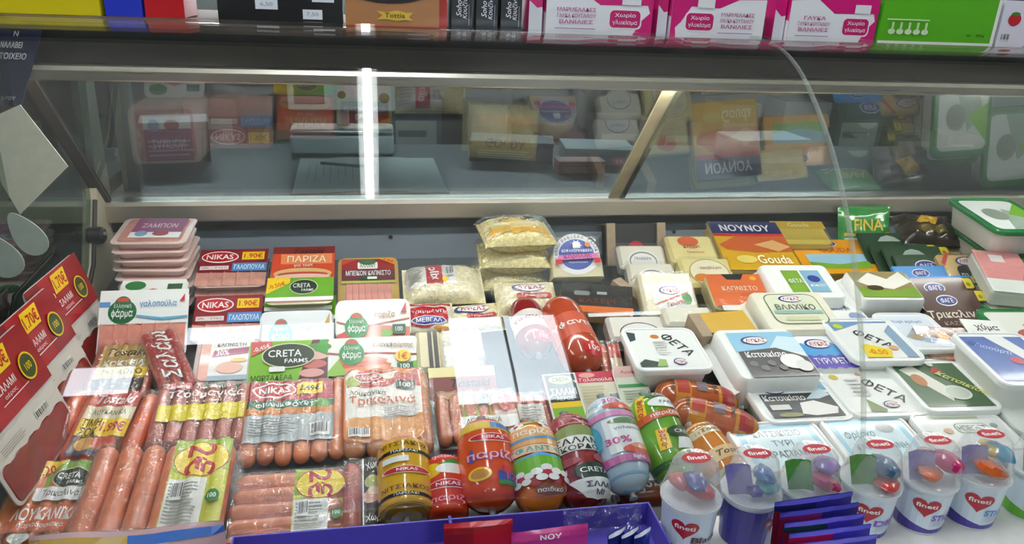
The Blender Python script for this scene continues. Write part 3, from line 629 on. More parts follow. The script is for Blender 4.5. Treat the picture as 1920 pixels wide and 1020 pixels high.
sausages(p, 6, 'y', mat=SA('#e28a5e'), art=[('R', 0, 0, 1, 1, '#b01828'), *nikas(.3, .84, .25, 1.2), *price(.56, .76, .86, .95, '2,49€', YL, BK), band(.52, .66, '#1f6a48', .012), ('T', 'ΦΡΑΝΚΦΟΥΡΤΗΣ', .5, .59, .07, .8, 0, .01, W), band(.42, .53, '#d8822e', .02), ('O', .85, .58, .1, .07, '#5c9a2e'), ('R', 0, 0, 1, .42, '#b9bdbf'), *lines(.06, .08, .66, .38, 7, '#8f9496'), *barcode(.74, .06, .96, .26)], box=(.05, .2, .87, .96), seed=7)
p = Prod('sausage_pack', 'country sausage pack with rounded white and orange label', 'meat pack', 727, 768, 168, 156, .006, .024, tilt=12)
sausages(p, 4, 'y', mat=SA('#c98a5e'), art=[('B', 0, 0, 1, 1, .1, '#e0703a'), ('B', .02, .02, .98, .98, .09, '#f2ede4'), ('P', [(.02, .06), (.02, .3), (.3, .33), (.6, .28), (.98, .34), (.98, .1), (.9, .02), (.1, .02)], '#e39a4a'), ('P', [(.03, .75), (.2, .98), (.95, .96), (.98, .7), (.7, .78), (.4, .72)], '#c03a30'), ('O', .12, .82, .1, .08, '#b6c65a'), ('O', .62, .9, .16, .05, '#efe6cc'), ('O', .8, .86, .16, .09, '#b8262c'), ('O', .78, .95, .12, .03, '#e88a3a'), ('O', .3, .87, .18, .07, W), ('O', .3, .87, .165, .058, '#c43a2a'), ('T', '/εδεσμα', .3, .87, .07, .26, 0, .012, W), ('R', .66, .68, .9, .8, '#1d4a34'), ('T', '100', .78, .74, .07, .14, 0, .01, W), ('T', 'Λουκάνικα', .3, .64, .07, .46, 0, .008, '#4a3a30'), ('T', 'Τρικαλινά', .48, .52, .14, .84, 0, .02, '#d0682a'), ('R', .5, .3, .9, .44, '#d9d4d2'), *lines(.54, .31, .9, .43, 4, '#b5b0ac'), *barcode(.06, .05, .32, .16)], box=(.02, .12, .9, .98), seed=8, margin=1.1)
p = Prod('sausage_pack', 'fat orange sausages with lime label and twenty-cent corner beside the purple seam bag', 'meat pack', 98, 938, 200, 150, .004, .026, yaw=-3, tilt=6)
sausages(p, 6, 'y', mat=SA('#e07c3e'), art=[('R', 0, 0, 1, 1, '#7fb024'), ('P', [(0, .62), (.45, .98), (.45, 1), (0, 1)], YL), ('T', '0.20', .22, .87, .12, .26, 24, .015, RD), *creta(.62, .78, .24, .12), ('B', .22, .5, .92, .66, .03, W), ('T', 'Τρικαλινά', .57, .58, .1, .5, 0, .01, '#555'), ('R', 0, .14, 1, .44, '#d2622a'), ('T', 'ΛΟΥΚΑΝΙΚΑ', .5, .34, .14, .88, 0, .02, W), ('T', 'παραδοσιακά', .5, .21, .07, .6, 0, 0, W), ('O', .3, .07, .14, .06, '#e8e8e0'), ('P', [(.5, 0), (1, 0), (1, .14)], '#2f6a2a')], box=(.14, .0, .8, .96), seed=9)
EU = lambda: [('R', 0, 0, 1, 1, '#d8d93a'), ('R', 0, .62, 1, 1, '#a9c432'), ('O', .5, .76, .48, .2, '#c03020'), ('O', .5, .76, .465, .19, '#f5d512'), ('T', '2€', .5, .76, .26, .7, -90, .02, RD), ('R', .02, .02, .66, .54, '#eceae2'), *lines(.06, .05, .6, .5, 12, '#9aa09a'), *barcode(.1, .3, .3, .5, 7), ('O', .82, .3, .12, .07, '#2f7a3a'), ('T', '100', .82, .3, .05, .14, 0, .01, W)]
p = Prod('sausage_pack', 'long pale frankfurters lying lengthwise with yellow two-euro label at their side', 'meat pack', 294, 916, 270, 172, .006, .026, tilt=6)
sausages(p, 6, 'y', mat=SA('#dd7e56'), art=EU(), box=(.58, .04, .97, .96), seed=10, margin=1.1)
p = Prod('sausage_pack', 'wet-looking frankfurters lying crosswise with yellow two-euro label at their end', 'meat pack', 546, 942, 216, 138, .004, .026, tilt=4)
sausages(p, 5, 'x', mat=SA('#df8a66'), art=EU(), box=(.54, .02, 1., .98), seed=11, margin=1.1)
p = Prod('sausage_pack', 'reddish sausage pack with black picture label beside the mustard-yellow roll', 'meat pack', 692, 918, 76, 130, .004, .026, tilt=8)
sausages(p, 2, 'y', mat=SA('#b8645a'), art=[('R', 0, 0, 1, 1, '#17150f'), ('R', 0, 0, .06, 1, W), ('T', '/Χωρ', .5, .86, .14, .7, 20, .01, W), ('O', .5, .62, .4, .1, '#b8bd72'), ('O', .4, .4, .38, .1, '#dba68e'), ('O', .55, .48, .3, .06, '#e8d0b8'), ('T', 'Χωρ', .5, .08, .1, .7, 0, .01, W)], box=(.5, .04, 1, .98), seed=12)
p = Prod('cold_cut_pack', 'dark vacuum pack glimpsed between the orange-white label and the yellow roll', 'meat pack', 735, 862, 110, 24, .0, .012, tilt=4)
sausages(p, 4, 'x', mat=SA('#5a3f38'), seed=13)
# ------------------------------------------------------------------ grated cheese, rolls, wedges in the middle
GRATED = M('#e8d78c', .55, .1, var=.22, scale=150, bump=.7, bscale=190); GRATEDW = M('#ece0b4', .55, .1, var=.16, scale=150, bump=.6, bscale=190)
p = Prod('grated_cheese_bag', 'clear bag of pale grated cheese with red and white tag before the steel back', 'cheese bag', 832, 520, 152, 66, .02, .045, tilt=14)
bag(p, .045, GRATEDW, [('R', 0, 0, 1, 1, '#e8e6de'), ('R', .38, .0, .72, 1, '#c01f28'), ('T', 'olix', .56, .5, .3, .7, -80, .02, W), *lines(.04, .1, .34, .9, 7, '#b5b2a8'), *barcode(.78, .3, .96, .8, 6), ('O', .76, .12, .06, .1, YL)], (.04, .3, .66, .94), seal='h', seed=1)
p.add('bag_film', cat_(grid(lambda u, v: ((u-.5)*p.w*1.04, (v-.5)*p.d*1.06, .048*max(0, 1-abs(2*u-1)**4)**.5*max(0, 1-abs(2*v-1)**4)**.5+.002+.003*noise.noise(Vector((u*6, v*6, 2)))), 26, 20)), FILM)
p = Prod('grated_cheese_bag', 'grated cheese bag with crimson band and blue oval, under the red-tagged bag', 'cheese bag', 802, 590, 100, 66, .012, .035, tilt=20)
bag(p, .035, M('#e4dcc8', .4, .4, var=.06), [('R', 0, .82, 1, 1, '#a81a28'), ('P', [(.02, .2), (.5, .12), (.95, .3), (.9, .72), (.4, .78), (.04, .7)], '#b81c2a'), ('T', 'τριμμένη', .5, .58, .16, .7, 0, .01, W), ('O', .52, .3, .38, .13, W), ('O', .52, .3, .35, .11, '#2a3c98'), ('T', 'ΜΕΒΓΑΛ', .52, .3, .12, .55, 0, .015, W), ('O', .8, .08, .2, .05, '#d8963a')], (.04, .05, .96, .98), seed=2)
# three grated gouda bags piled up
for k in range(3):
    p = Prod('grated_cheese_bag', ['golden grated cheese bag with brown lettering, topmost of the pile by the round label', 'middle bag of the grated cheese pile by the round label', 'bottom bag of the grated cheese pile by the round label'][k], 'cheese bag', 0, 0, 0, 0, 0, .042, yaw=[4, -3, 2][k], P=at_y([970, 964, 958][k], [424, 462, 502][k], 1.345), w=.135, d=.10, group='piled grated cheese bags')
    top_art = [('P', wavy(.05, .03)+[(1, 1), (0, 1)], '#e9cf6a'), ('T', 'GOUDA', .5, .72, .22, .7, 0, .01, '#8a4a1c'), ('P', wavy(.05, .03)+wavy(.3, .04)[::-1], '#f0b81e')]
    bag(p, .044, GRATED, top_art if k == 0 else (), (.06, .1, .94, .95), seal='h', seed=5+k, amp=.006)
    p.add('bag_film', grid(lambda u, v: ((u-.5)*p.w*1.05, (v-.5)*p.d*1.08, .022+.026*(max(0, 1-abs(2*u-1)**5)**.5*max(0, 1-abs(2*v-1)**5)**.5)+.003*noise.noise(Vector((u*7, v*7, k)))), 26, 20), FILM)
p = Prod('grated_cheese_bag', 'white trimmed-cheese bag with blue oval and red stripe below the grated pile', 'cheese bag', 990, 556, 118, 62, .02, .03, tilt=22)
bag(p, .03, GRATEDW, [*lykas(.55, .72, .32, .17), ('B', .3, .32, .95, .5, .06, '#b8302c'), ('T', 'Τριμμένο', .62, .41, .12, .5, 0, .01, W)], (.04, .08, .96, .95), seed=9)
p.add('bag_film', grid(lambda u, v: ((u-.5)*p.w*1.06, (v-.5)*p.d*1.1, .034*max(0, 1-abs(2*u-1)**4)**.5*max(0, 1-abs(2*v-1)**4)**.5+.003*noise.noise(Vector((u*8, v*8, 4)))), 24, 18), FILM)
p = Prod('grated_cheese_bag', 'white trimmed-cheese bag with blue oval half under the crimson-banded bag', 'cheese bag', 892, 588, 108, 52, .006, .028, tilt=20, yaw=8)
bag(p, .028, GRATEDW, [*lykas(.45, .7, .36, .2), ('B', .3, .28, .9, .46, .06, '#b8302c'), ('T', 'Τριμμένο', .6, .37, .12, .46, 0, .01, W)], (.04, .08, .96, .95), seed=10)
# round label wedge
p = Prod('round_cheese', 'half-round hard cheese with blue and pink circular label', 'cheese', 1080, 482, 100, 92, .03, .035, tilt=44)
n = 20
prof = [(p.w/2*math.cos(PI*i/n), -p.d*.42+p.d*.92*math.sin(PI*i/n)**.7) for i in range(n+1)]
p.add('cheese', loft([[(x*s, y*s, z) for x, y in prof] for s, z in ((.96, 0), (1, .004), (1, .031), (.95, .035))]), CH('#e2d8b0'))
p.flat_art([('O', .5, .5, .5, .5, W), ('O', .5, .5, .38, .38, '#3b56b0'), *[('T', ch, .5+.435*math.cos(a), .5+.435*math.sin(a), .075, 0, math.degrees(a)-90, .01, '#3a4a90') for ch, a in zip('ΚΕΦΑΛΟΓΡΑΒΙΕΡΑ ΓΑΛΑΚΤΟΣ', [math.radians(200-i*10) for i in range(23)])], ('P', [(.42, .64), (.42, .78), (.45, .78), (.45, .84), (.48, .8), (.52, .8), (.55, .84), (.55, .78), (.58, .78), (.58, .64)], W), ('O', .74, .72, .06, .06, '#d8823a'), ('T', 'ΚΕΦΑΛΟΓΡΑΒΙΕΡΑ', .5, .57, .075, .66, 0, .012, W), ('P', [(.06, .34), (.94, .38), (.94, .5), (.1, .46)], '#dd7ab0'), ('T', 'Καράλης', .5, .43, .13, .6, 3, .02, '#8a2a78'), ('R', .02, .24, .16, .36, '#c8242c'), ('R', .84, .26, .98, .38, '#c8242c'), ('T', 'παραδοσιακή', .5, .28, .05, .4, 0, 0, W)], .0356, -p.w*.45, -p.d*.36, p.w*.45, p.d*.46)
film_sheet(p, lambda x, y: .037 if abs(x) < p.w*.46 and abs(y) < p.d*.42 else .012, p.w*1.12, p.d*1.1, seed=31, mat=FILMS, amp=.0012)
# dark carded cheese
p = Prod('cheese_pack', 'black carded cheese slab with orange lower edge among the grated bags', 'cheese', 1122, 560, 134, 52, .022, .03, yaw=-14, tilt=14)
block(p, CH('#d8b070'), [('R', 0, 0, 1, 1, '#2a2826'), ('R', 0, 0, 1, .22, '#e0702a'), ('B', .18, .58, .4, .74, .05, '#8a8a88'), ('R', .5, .64, .64, .74, '#b0b0ac'), ('T', 'ΚΑΣΕΡΙ', .5, .4, .14, .5, 0, .01, '#7a3a20')], (.0, .0, 1, 1), seed=32)
p = Prod('kraft_strip', 'brown cardboard strip lying against the black carded cheese', 'cardboard', 1196, 556, 24, 70, .03, .012, yaw=34, tilt=12)
p.add('strip', slab(p.w, p.d, 0, .012, .001, .0006), M('#a8937a', .7, var=.1))
# paprika rolls between the white reflections
for k, (x, y, L, R, yw, lb) in enumerate(((1078, 634, .17, .036, 6, 'red-brown cold cut roll with a red disc on its near end'), (1000, 612, .13, .030, 2, 'shorter dark red cold cut roll with white band beside the red-brown roll'))):
    p = Prod('meat_roll', lb, 'meat roll', x, y, 0, 0, .004, R, yaw=yw, tilt=8, w=R*2, d=L)
    roll(p, R, L, '#b5482a' if k == 0 else '#8c1f22', [('R', .05, .3, .95, .62, '#e4ddd4' if k else '#c9553a'), ('T', 'Υφαντής', .5, .46, .1, .7, 0, .015, '#8c1f22' if k else W), ('O', .62, .12, .18, .07, '#c4101c'), ('T', '100', .62, .12, .05, .2, 0, .01, W)], taper=5)
# sliced cheese with black bands
p = Prod('cheese_pack', 'cream cheese piece with two black stripes beside the frankfurter pack', 'cheese', 806, 655, 50, 76, .012, .02, tilt=20)
block(p, CH('#e6d9b4'), [('R', .45, 0, .6, 1, BK), ('R', .66, 0, .82, 1, BK)], (0, 0, 1, 1), film=False)
p = Prod('cheese_pack', 'pale wrapped cheese block with black edge beside the striped piece', 'cheese', 868, 660, 80, 90, .01, .022, tilt=16)
block(p, CH('#ece8d8'), [('R', .84, .0, 1, .5, BK), ('T', 'τυρί', .5, .8, .1, .3, 0, .0, '#777')], (0, 0, 1, 1), seed=33)
p = Prod('sliced_cheese_pack', 'toast cheese slices with maroon card and black script behind the green-labelled sausages', 'cheese', 868, 722, 126, 62, .012, .014, tilt=16)
flat_pack(p, '#dccb94', None, [('R', 0, 0, 1, 1, '#7a2a24'), ('R', 0, .7, 1, 1, '#e6d89e'), ('T', '/Tostaki', .62, .5, .26, .6, 0, .015, '#1a0e0a'), ('R', .1, .04, .9, .22, '#c9a060')], (0, 0, 1, 1))
p = Prod('sausage_pack', 'short sausages in clear film with lime green and white label behind the orange rolls', 'meat pack', 905, 772, 160, 90, .006, .022, tilt=12)
sausages(p, 6, 'y', mat=SA('#cf8060'), art=[('R', 0, 0, 1, 1, '#84b32c'), ('R', 0, 0, 1, .3, W), ('R', .62, .3, 1, 1, '#e0c8c0'), ('O', .82, .6, .14, .22, '#c8464a'), ('R', .34, .55, .54, .86, '#2a3a22'), ('T', 'ΛΟΥΚΑΝΙΚΑ', .4, .16, .14, .6, 0, .01, '#4a6a1c')], box=(.28, .2, .96, 1), seed=14)
p = Prod('sausage_pack', 'small clear sausage pouch between the striped rolls and the black-green salami', 'meat pack', 1008, 770, 70, 80, .006, .02, tilt=12)
sausages(p, 3, 'y', mat=SA('#b8584a'), art=[('R', 0, 0, 1, 1, '#d4d0c8'), *lines(.1, .1, .9, .9, 8, '#9a9a98')], box=(.1, .1, .8, .7), seed=15)
p = Prod('salami_pack', 'narrow black and green salami pack with white border and yellow band', 'meat pack', 1066, 752, 66, 104, .006, .02, tilt=16, yaw=2)
block(p, SA('#8a2c2a'), [('R', 0, 0, 1, 1, W), ('R', .06, .02, .94, .98, '#1c2616'), ('R', .06, .02, .94, .38, '#7fb824'), ('R', .06, .38, .94, .48, YL), ('O', .5, .88, .36, .08, '#aab45a'), ('T', 'ΣΑΛΑΜΙ', .5, .66, .12, .76, 0, .02, W), ('T', 'ΑΕΡΟΣ', .5, .54, .07, .5, 0, .01, W), ('T', 'CRETA', .5, .88, .07, .5, 0, .01, '#16301a')], (0, 0, 1, 1), seed=34)
p = Prod('ham_pack', 'cream carded turkey pack with crimson top behind the light blue roll', 'meat pack', 1133, 732, 86, 72, .008, .018, tilt=16)
flat_pack(p, '#d9cfc4', '#b8584e', [('R', 0, 0, 1, 1, '#e3dcc4'), ('R', 0, .7, 1, 1, '#c42a48'), ('T', 'Γαλοπούλα', .5, .78, .1, .8, 0, .01, W), ('O', .3, .9, .2, .07, '#e8a098'), *barcode(.72, .06, .96, .4, 8), *lines(.08, .1, .66, .6, 6, '#c9bf9c')], (.04, .04, .96, .98))
p = Prod('ham_pack', 'pale green striped turkey pack squeezed beside the feta tub', 'meat pack', 1192, 728, 62, 78, .008, .018, tilt=16)
flat_pack(p, '#d5d2c6', '#c48a80', [('R', 0, 0, 1, 1, '#d8dcc8'), ('R', 0, .72, 1, 1, '#d8b4ae'), ('R', 0, .46, 1, .54, '#4a9a62'), ('T', 'Λευκή', .5, .84, .1, .6, 0, .01, '#b0343c'), *lines(.1, .1, .9, .4, 5, '#b9bda8')], (.04, .04, .96, .98))
# ------------------------------------------------------------------ chub rolls along the front
p = Prod('meat_roll', 'mustard-yellow cold cut roll with black bands and red oval logo', 'meat roll', 770, 902, 88, 128, .004, .034, tilt=16, w=.064)
roll(p, .033, p.d, '#d9a81c', [('R', 0, .0, 1, .04, '#b8860e'), ('R', 0, .12, 1, .17, BK), ('R', 0, .72, 1, .77, BK), ('T', 'ΠΑΡΙΖΑΚΙ', .5, .145, .032, .5, 0, .01, W), ('T', 'ΝΙΤΣΙΑΚΟΣ', .5, .24, .06, .62, 0, .01, '#5a2a10'), ('T', 'ΠΑΡΙΖΑΚΙ', .5, .745, .035, .5, 0, .01, W), ('T', 'ΝΙΤΣΙΑΚΟΣ', .5, .85, .06, .62, 0, .01, '#5a2a10'), *nikas(.52, .47, .28, .42), ('B', .26, .58, .54, .66, .01, '#e8e8ea'), ('T', 'NIKAS', .5, .95, .05, .4, 0, .015, RD)], taper=22)
p = Prod('meat_roll', 'small orange-red roll with pink lettering tucked beside the mustard-yellow roll', 'meat roll', 846, 918, 74, 110, .004, .028, tilt=16, w=.052)
roll(p, .026, p.d, '#d8401c', [('O', .26, .7, .2, .12, '#e8c81c'), ('O', .6, .7, .24, .09, W), ('P', [(.4, .78), (.6, .86), (.8, .78)], '#2f9a3a'), *nikas(.52, .44, .34, .5), ('T', 'παριζ', .5, .9, .09, .6, 0, .02, '#f08aa8'), ('T', 'παριζ', .5, .2, .12, .7, 0, .02, '#f4a0b4')], taper=12)
p = Prod('meat_roll', 'large bright orange roll with red oval and pink lettering, leaning up between other rolls', 'meat roll', 900, 872, 106, 164, .008, .038, tilt=22, w=.075)
roll(p, .035, p.d, '#e2531a', [('R', 0, .88, 1, 1, '#e89aa0'), ('R', 0, .78, 1, .88, '#d8b83a'), ('R', .55, .8, .8, .87, '#3a7ac0'), *nikas(.56, .68, .26, .42), ('R', .3, .42, .34, .56, '#4a52a8'), ('T', 'παρίζα', .56, .47, .12, .6, 0, .03, '#5a4aa0'), ('T', 'παρίζα', .56, .475, .115, .58, 0, .012, '#f6b4c4'), ('O', .38, .28, .12, .07, YL), ('O', .38, .28, .09, .05, '#c8882a'), ('R', .56, .2, .8, .3, '#2a4aa8'), ('R', .6, .28, .7, .36, '#c0202c'), ('R', .56, .16, .78, .2, '#2f8a3a'), ('T', '12', .7, .25, .07, .14, 0, .015, '#d02830')], taper=4.5)
p = Prod('meat_roll', 'orange roll with white flowers on a green meadow band', 'meat roll', 992, 876, 102, 166, .006, .036, tilt=20, yaw=2, w=.071)
FL = lambda cx, cy, s: [('O', cx+s*math.cos(a), cy+s*.55*math.sin(a), s*.55, s*.34, W) for a in (.3, 1.55, 2.8, 4.1, 5.3)]+[('O', cx, cy, s*.4, s*.26, '#c0283a')]
roll(p, .033, p.d, '#e8822e', [('R', 0, .88, 1, 1, '#2f9a36'), *FL(.3, .87, .07), *FL(.7, .87, .07), ('R', 0, .62, 1, .82, '#eeb070'), ('T', 'παρίζα', .5, .76, .08, .6, 0, .015, W), ('P', [(.2, .66), (.8, .69), (.8, .72), (.2, .69)], '#5a9ac8'), ('R', .1, .52, .9, .61, '#f0c8a8'), ('T', 'ΥΦΑΝΤΗΣ', .5, .565, .06, .64, 0, .015, '#5ab0a8'), ('P', wavy(.3, .02)+[(1, .44), (.75, .5), (.25, .5), (0, .44)], '#6ab62c'), ('P', [(.2, .46), (.5, .52), (.8, .46), (.5, .48)], '#5aa8d8'), ('P', wavy(.2, .03)+wavy(.3, .02)[::-1], '#b03020'), *FL(.28, .27, .09), *FL(.54, .29, .1), *FL(.8, .27, .09), ('O', .55, .12, .16, .05, '#8a4a20'), ('T', 'παιδικό', .55, .12, .04, .26, 0, .01, W)], taper=4.5)
p = Prod('meat_roll', 'dark red marbled salami roll with white name band and green oval', 'meat roll', 1072, 866, 100, 172, .006, .035, tilt=20, yaw=3, w=.068)
roll(p, .032, p.d, '#8c2c30', [('R', 0, .8, 1, .97, '#c4848c'), ('O', .3, .86, .2, .05, '#a83a44'), ('O', .7, .9, .2, .04, '#b04a54'), ('O', .5, .7, .3, .08, '#8a9a5a'), ('R', .05, .5, .95, .66, '#eeeae6'), ('T', 'ΣΑΛΑΜΙ', .5, .61, .065, .7, 0, .015, '#222'), ('T', 'ΣΚΟΡΔΟΥ', .5, .535, .055, .7, 0, .015, '#222'), ('O', .3, .4, .16, .04, '#a84a50'), ('O', .75, .42, .14, .05, '#a84a50'), ('O', .6, .28, .26, .085, '#23401f'), ('T', 'CRETA', .6, .29, .05, .36, 0, .01, W), ('P', [(.26, .2), (.94, .23), (.84, .06), (.6, .03), (.42, .05)], '#f0eeea'), ('T', 'ΣΑΛΑ', .62, .15, .05, .36, 0, .02, '#222'), ('T', 'ΜΙ', .62, .085, .045, .16, 0, .02, '#222'), ('O', .14, .2, .1, .07, '#d88a2a')], taper=5, mat=M('#8c2c30', .25, .6, var=.35, scale=90))
p = Prod('meat_roll', 'light blue and pink turkey roll leaning against the green roll', 'meat roll', 1154, 844, 102, 172, .008, .035, tilt=20, yaw=4, w=.07)
roll(p, .033, p.d, '#bcd3e6', [('R', 0, .0, 1, .12, '#8ab6d8'), ('R', .1, .78, .9, .94, '#d8e6ee'), ('T', '30%', .5, .88, .06, .4, 0, .02, '#d05a98'), ('O', .6, .8, .24, .04, '#d8604a'), ('R', 0, .68, 1, .74, '#d88ab8'), ('R', .3, .3, .95, .66, '#eef0f2'), ('O', .62, .62, .26, .035, '#6a8a5a'), ('T', 'γαλοπούλα', .62, .54, .04, .5, 0, .01, '#5a6a88'), ('T', '30%', .42, .42, .07, .3, 0, .02, '#c84a90'), ('O', .7, .32, .26, .05, '#d8503a'), ('O', .66, .35, .12, .03, '#e8a08a'), ('R', 0, .2, 1, .27, '#c65aa0'), ('T', 'light', .6, .235, .045, .3, 0, .02, W), ('O', .16, .5, .1, .14, '#4aa8c8')], taper=4)
p = Prod('meat_roll', 'lime green roll with yellow discount tag and orange name band', 'meat roll', 1236, 832, 100, 160, .008, .034, tilt=20, yaw=6, w=.068)
roll(p, .032, p.d, '#6fae1e', [('R', 0, 0, 1, .16, '#2f6a1c'), ('P', [(.16, .62), (.3, .62), (.34, .92), (.2, .92)], YL), ('T', '-0.20€', .25, .77, .07, .3, 78, .015, RD), ('O', .62, .9, .26, .05, '#2a4a1e'), ('T', 'CRETA', .62, .9, .04, .3, 0, .01, W), ('O', .66, .79, .3, .07, W), ('T', 'FARMS', .66, .79, .04, .3, 0, .01, '#555'), ('P', [(.1, .58), (.95, .64), (.95, .72), (.1, .66)], '#d85a1e'), ('T', 'παριζάκι', .55, .65, .055, .6, 3, .02, W), ('P', [(.3, .26), (.44, .26), (.46, .48), (.33, .48)], YL), ('T', '-0.20€', .38, .37, .06, .3, 82, .015, RD), ('O', .68, .43, .24, .07, '#2a4a1e'), ('T', 'CRETA', .68, .43, .04, .3, 0, .01, W), ('P', [(.5, .24), (.95, .24), (.9, .38), (.55, .36)], W), ('R', .6, .12, .9, .2, '#20301a')], taper=4.5)
p = Prod('meat_roll', 'small brown roll lying crosswise under the light blue roll', 'meat roll', 1216, 927, 76, 34, .002, .02, yaw=12, w=.07, d=.035)
roll(p, .018, .075, '#7a3a20', [('T', 'παρίζα', .5, .5, .3, .5, 90, .01, W)], taper=6); p.o.rotation_euler.z += PI/2
# amber country sausages beside the tubs
AMB = M('#b3561f', .22, .7, var=.3, scale=45, bump=.15, bscale=60)
for k, (x, y, yw, lb) in enumerate(((1306, 742, 80, 'amber smoked sausage roll lying under the edge of the feta tub'), (1342, 795, 66, 'amber smoked sausage roll lying above the orange toast roll'))):
    p = Prod('meat_roll', lb, 'meat roll', x, y, 0, 0, .004+.012*k, .034, yaw=yw, w=.06, d=.13)
    roll(p, .029, .13, '#b3561f', [('R', .0, .06, 1, .3, '#c8871e'), ('R', .2, .1, .8, .26, '#a8262a'), ('R', 0, .62, 1, .8, '#c8871e'), ('R', .3, .64, .7, .78, '#b03a28'), ('R', .36, .42, .64, .55, '#7a6a70'), ('T', 'ΟΙΚΟΣ', .5, .83, .04, .5, 0, .015, '#22201e'), ('T', 'ΟΙΚΟΣ', .5, .34, .04, .5, 0, .015, '#22201e')], mat=AMB, taper=4)
p = Prod('meat_roll', 'orange toast roll with cream name card next to the goat cheese tub', 'meat roll', 1338, 850, 80, 110, .004, .034, yaw=16, tilt=12, w=.06)
roll(p, .031, p.d*1.05, '#e0861e', [('B', .22, .7, .8, .9, .03, '#e8d8b8'), ('T', 'γεύση', .5, .84, .06, .4, 0, .01, '#8a6a3a'), ('T', 'Tost', .5, .76, .06, .36, 0, .01, '#8a6a3a'), ('B', .3, .3, .95, .48, .03, '#f0c890'), ('T', '/Tostaki', .62, .39, .08, .5, 0, .01, '#4a2a12'), ('R', .1, .1, .9, .2, '#e8e0c8')], taper=4.5)
p = Prod('meat_roll', 'dark sausage end showing between the feta tub and the amber rolls', 'meat roll', 1230, 752, 40, 40, .0, .014, yaw=60, w=.03, d=.05)
roll(p, .014, .05, '#7a2a18', [], mat=M('#7a2a18', .25, .6, var=.3, scale=60), taper=5)
# ------------------------------------------------------------------ cheeses on the right
def cheese_tub(label, px, py, wpx, hpx, art, h=.004, T=.05, yaw=0, tilt=0, body='#ecebe6', lid='#f3f3f0', box=(.08, .09, .92, .91), group=None, cat='cheese tub'):
    p = Prod('cheese_tub', label, cat, px, py, wpx, hpx, h, T, yaw, tilt, group); return tub(p, art, body, lid, box)
# row along the steel back
p = Prod('cheese_carton', 'black cheese carton with kraft edges and red price disc by the steel back', 'cheese', 0, 0, 0, 0, 0, .03, tilt=62, P=at_y(1192, 458, 1.42), w=.125, d=.085)
p.add('carton', slab(p.w, p.d, 0, .03, .002, .001), M('#191817', .5))
for s in (-1, 1): p.add('kraft_edge', slab(.018, p.d*1.02, .002, .036, .001, .0005), M('#a8937a', .7, var=.1)).location = (s*(p.w/2-.009), 0, 0)
p.flat_art([('O', .5, .4, .18, .25, '#c8182c'), ('T', '2€', .5, .4, .2, .2, 0, .02, W)], .0305, -p.w*.4, -p.d*.5, p.w*.4, p.d*.4)
for k, (x, y, lb) in enumerate(((1206, 484, 'white cheese wedge in a clear bag, tucked behind its twin with the arched label'), (1222, 510, 'white cheese wedge in a clear bag with arched label, in front of its twin'))):
    p = Prod('cheese_wedge', lb, 'cheese', x, y, 92, 44, .028-.014*k, .03, tilt=24, yaw=-4, group='bagged white cheese wedges')
    block(p, CH('#ebe6d2'), [('O', .5, .3, .4, .6, W), ('O', .5, .28, .36, .52, '#8a8a80'), ('O', .5, .24, .33, .48, W), ('T', 'ΓΡΑΒΙΕΡΑ', .5, .4, .16, .44, 0, .01, '#4a4a40')], (.1, .05, .9, .8), seed=41+k, wrap=1.22)
p = Prod('cheese_block', 'yellow cheese block with orange emblem near the steel back', 'cheese', 1298, 468, 92, 48, .045, .03, tilt=16, yaw=-4)
block(p, CH('#ebdb96'), [('O', .42, .74, .26, .22, '#d8622a'), ('T', 'ΚΑΣΕΡΙ', .46, .5, .13, .4, 0, .015, '#7a3a1a'), ('T', 'Τρικάλων', .52, .26, .12, .44, 0, .01, '#a86a3a')], (.1, .08, .95, .95), seed=43)
p = Prod('cheese_block', 'yellow cheese block with arched cream label in front of the orange emblem block', 'cheese', 1330, 512, 100, 52, .02, .032, tilt=18, yaw=-4)
block(p, CH('#eadb94'), [('O', .5, .42, .46, .54, '#b8a86a'), ('O', .5, .42, .43, .5, '#f0e8c4'), ('O', .3, .22, .18, .16, '#d8822a'), ('T', 'γραβιέρα', .55, .6, .13, .5, 0, .01, '#a0522a')], (.1, .05, .95, .95), seed=44)
p = Prod('cheese_wedge', 'cream cheese wedge with round white label crossed by a red stripe', 'cheese', 1252, 556, 104, 78, .016, .035, tilt=26, yaw=-3)
block(p, CH('#ece4c2'), [('O', .56, .4, .42, .44, '#e9e9e4'), *lykas(.52, .58, .22, .12), ('P', [(.2, .2), (.9, .5), (.9, .54), (.2, .24)], '#c85a3a'), ('O', .84, .34, .1, .16, '#3a8a3a'), ('T', '/Γκούντα', .6, .24, .12, .4, 16, .01, '#b02a2a')], (.05, .02, .95, .9), seed=45)
p = Prod('cheese_block', 'cheese block under a bright orange card with black badge', 'cheese', 1386, 550, 112, 60, .014, .04, tilt=16, yaw=-4)
block(p, CH('#ead9a4'), [('R', 0, .14, 1, 1, '#e06a2a'), ('P', [(.28, 1), (.68, 1), (.6, .84), (.36, .84)], BK), ('O', .82, .88, .06, .06, '#f0b02a'), ('T', 'ΚΑΠΝΙΣΤΟ', .52, .6, .12, .62, 0, .01, '#f4dcc0'), ('T', 'τυρί', .6, .42, .08, .3, 0, 0, '#b83a1a'), ('R', .1, .0, 1, .14, '#ede8dc'), ('P', [(.5, .0), (.9, 0), (.84, .12), (.56, .12)], BK)], (0, -.1, 1, 1), seed=46)
